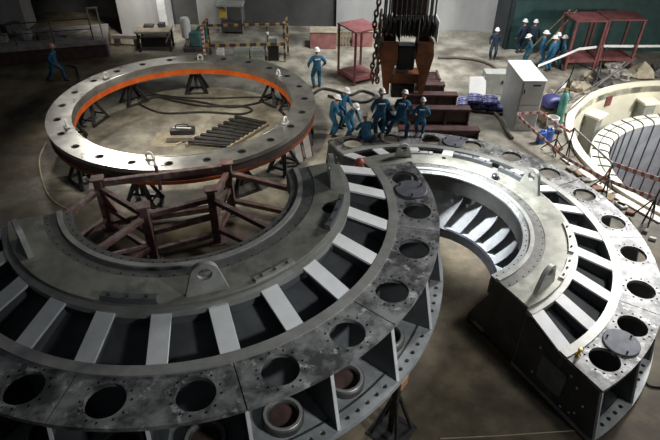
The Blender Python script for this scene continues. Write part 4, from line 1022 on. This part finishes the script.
person('person in blue coveralls with back print, legs set wide apart on the half ring', fg(399, 137.5, Bz), -.35, M_blue, H=1.70, hip=.82, lean=.32, lf=(-.42, -.0, 0), rf=(.22, .05, 0), lh=(-.22, .42, .8), rh=(.24, .4, .8), nod=.3)
person('person in blue coveralls and white boots at the right end of the working group', fg(419, 137, Bz), -.1, M_blue, boots=M_wboot, H=1.40, hip=.86, lean=.1, nod=.2, lh=(-.24, .28, .9), rh=(.26, .26, .88))
hp_ = G(365, 157, 3.36); hp_.z = 1.72
t = thing('step_platform', 'dark timber step platform under the worker in the red hard hat', 'platform', (hp_.x, hp_.y, 0), rad(21))
bm = NB(); bbox(bm, (0, 0, 1.69), (.56, .5, .06), 0, .01); finish('deck_board', bm, M_dkwood, t)
for sx in (-1, 1):
    for sy in (-1, 1):
        bm = NB(); bar(bm, (sx*.22, sy*.2, 0), (sx*.22, sy*.2, 1.66), .07, .07); finish('leg', bm, M_dkwood, t)
    bm = NB(); bar(bm, (sx*.22, -.17, .8), (sx*.22, .17, .8), .05, .07); finish('rung', bm, M_dkwood, t)
person('person in a red hard hat at the rear end of the near half ring', hp_, 2.2, M_navy, M_redhat, H=1.66, hip=.88, lean=.12, nod=.4, lh=(-.2, .3, .85), rh=(.2, .3, .85), patch=False)
person('person in dark clothes standing alone at the corner of the green container', fg(492, 59), PI-.3, M_navy, H=1.58, lh=(-.25, .1, .86), rh=(.25, .1, .86), patch=False)
person('person in dark clothes close to the green container, left one of the rear pair', fg(519, 53), .3, M_navy, H=1.74, patch=False)
person('person in dark clothes close to the green container, right one of the rear pair', fg(529, 53), -.3, M_navy, H=1.72, patch=False)
person('person in teal clothes at the front left of the group before the container', fg(526, 67), PI/2, M_teal, H=1.66, lean=.2, nod=.3, patch=False)
person('person in bright blue coveralls beside the tall cabinet top, middle of the container group', fg(538, 66), -PI/2-.4, M_blue, H=1.76, patch=False)
person('person in blue coveralls beside the white tape, foremost of the container group', fg(548, 71), .6, M_blue, H=1.72, nod=.2, patch=False)
person('person in blue coveralls half hidden behind the foremost of the container group', fg(551, 67), .2, M_teal, H=1.70, patch=False)
person('person in dark blue coveralls next to the left red stand, rightmost of the container group', fg(559.5, 68), PI/2-.2, M_teal, H=1.62, lean=.15, patch=False)

# ------------------------------------------------------------------ light: hall floodlights, added unseen fills, dim hall air
def area(name, loc, to, size, energy, col, sy=None, spread=PI):
    L = bpy.data.lights.new(name, 'AREA'); L.energy = energy; L.color = col; L.shape = 'RECTANGLE'; L.size = size; L.size_y = sy or size; L.spread = spread
    o = bpy.data.objects.new(name, L); COL.objects.link(o); o.location = loc
    o.rotation_euler = (Vector(to)-Vector(loc)).to_track_quat('-Z', 'Y').to_euler(); return o
area('flood_right', (15.5, 21.0, 11.0), (8.0, 16.5, 0), 3.2, 1850, (1, .985, .97), 3.2, rad(125))
area('flood_middle', (-4.6, 13.4, 13.0), (-4.3, 19.6, 0), 1.3, 270, (1, .93, .78), 1.3, rad(58))
area('vane_fill', (-.5, 15.5, 13.0), (4.6, 13.5, 1.0), 1.0, 150, (.95, .98, 1), 1.0, rad(20))  # unseen narrow fill, added to brighten the vanes
area('flood_back', (3.5, 25.5, 11.5), (4.0, 29.5, 0), 3, 950, (.96, .98, 1), 3, rad(105))
area('flood_left_rear', (-12.4, 29.0, 10.3), (-7.0, 17.0, 1.0), 1.4, 80, (1, .96, .88), 1.0, rad(45))
area('front_fill', (11.5, -1.5, 11.5), (1.2, 6.2, 2.4), 1.6, 85, (.95, .98, 1), 1.6, rad(40))  # fill added out of view for the near ring's gusset edges
area('slot_fill', (7.5, 8.0, 12.5), (6.6, 10.2, 1.5), 1.2, 60, (1, .99, .97), 1.2, rad(45))  # added unseen lamp that lifts the dark slots of the right half
area('column_fill', (-8.0, 27.0, 9.0), (-10.2, 31.5, 2.0), 1.0, 150, (1, .98, .94), 1.0, rad(55))  # small fill added only to brighten the rear column
area('pit_fill', (17.5, 18.0, 5.0), (14.2, 24.0, -2.0), 1.2, 420, (1, .98, .92), 1.2, rad(120))  # lamp added out of view to brighten the pit wall and drum
W = bpy.data.worlds.new('hall_air'); S.world = W; W.use_nodes = True
bg = W.node_tree.nodes['Background']; bg.inputs[0].default_value = (.62, .70, .80, 1); bg.inputs[1].default_value = .04
S.view_settings.view_transform = 'Standard'; S.view_settings.look = 'None'; S.view_settings.gamma = 1; S.view_settings.exposure = 0
S.view_settings.use_curve_mapping = False
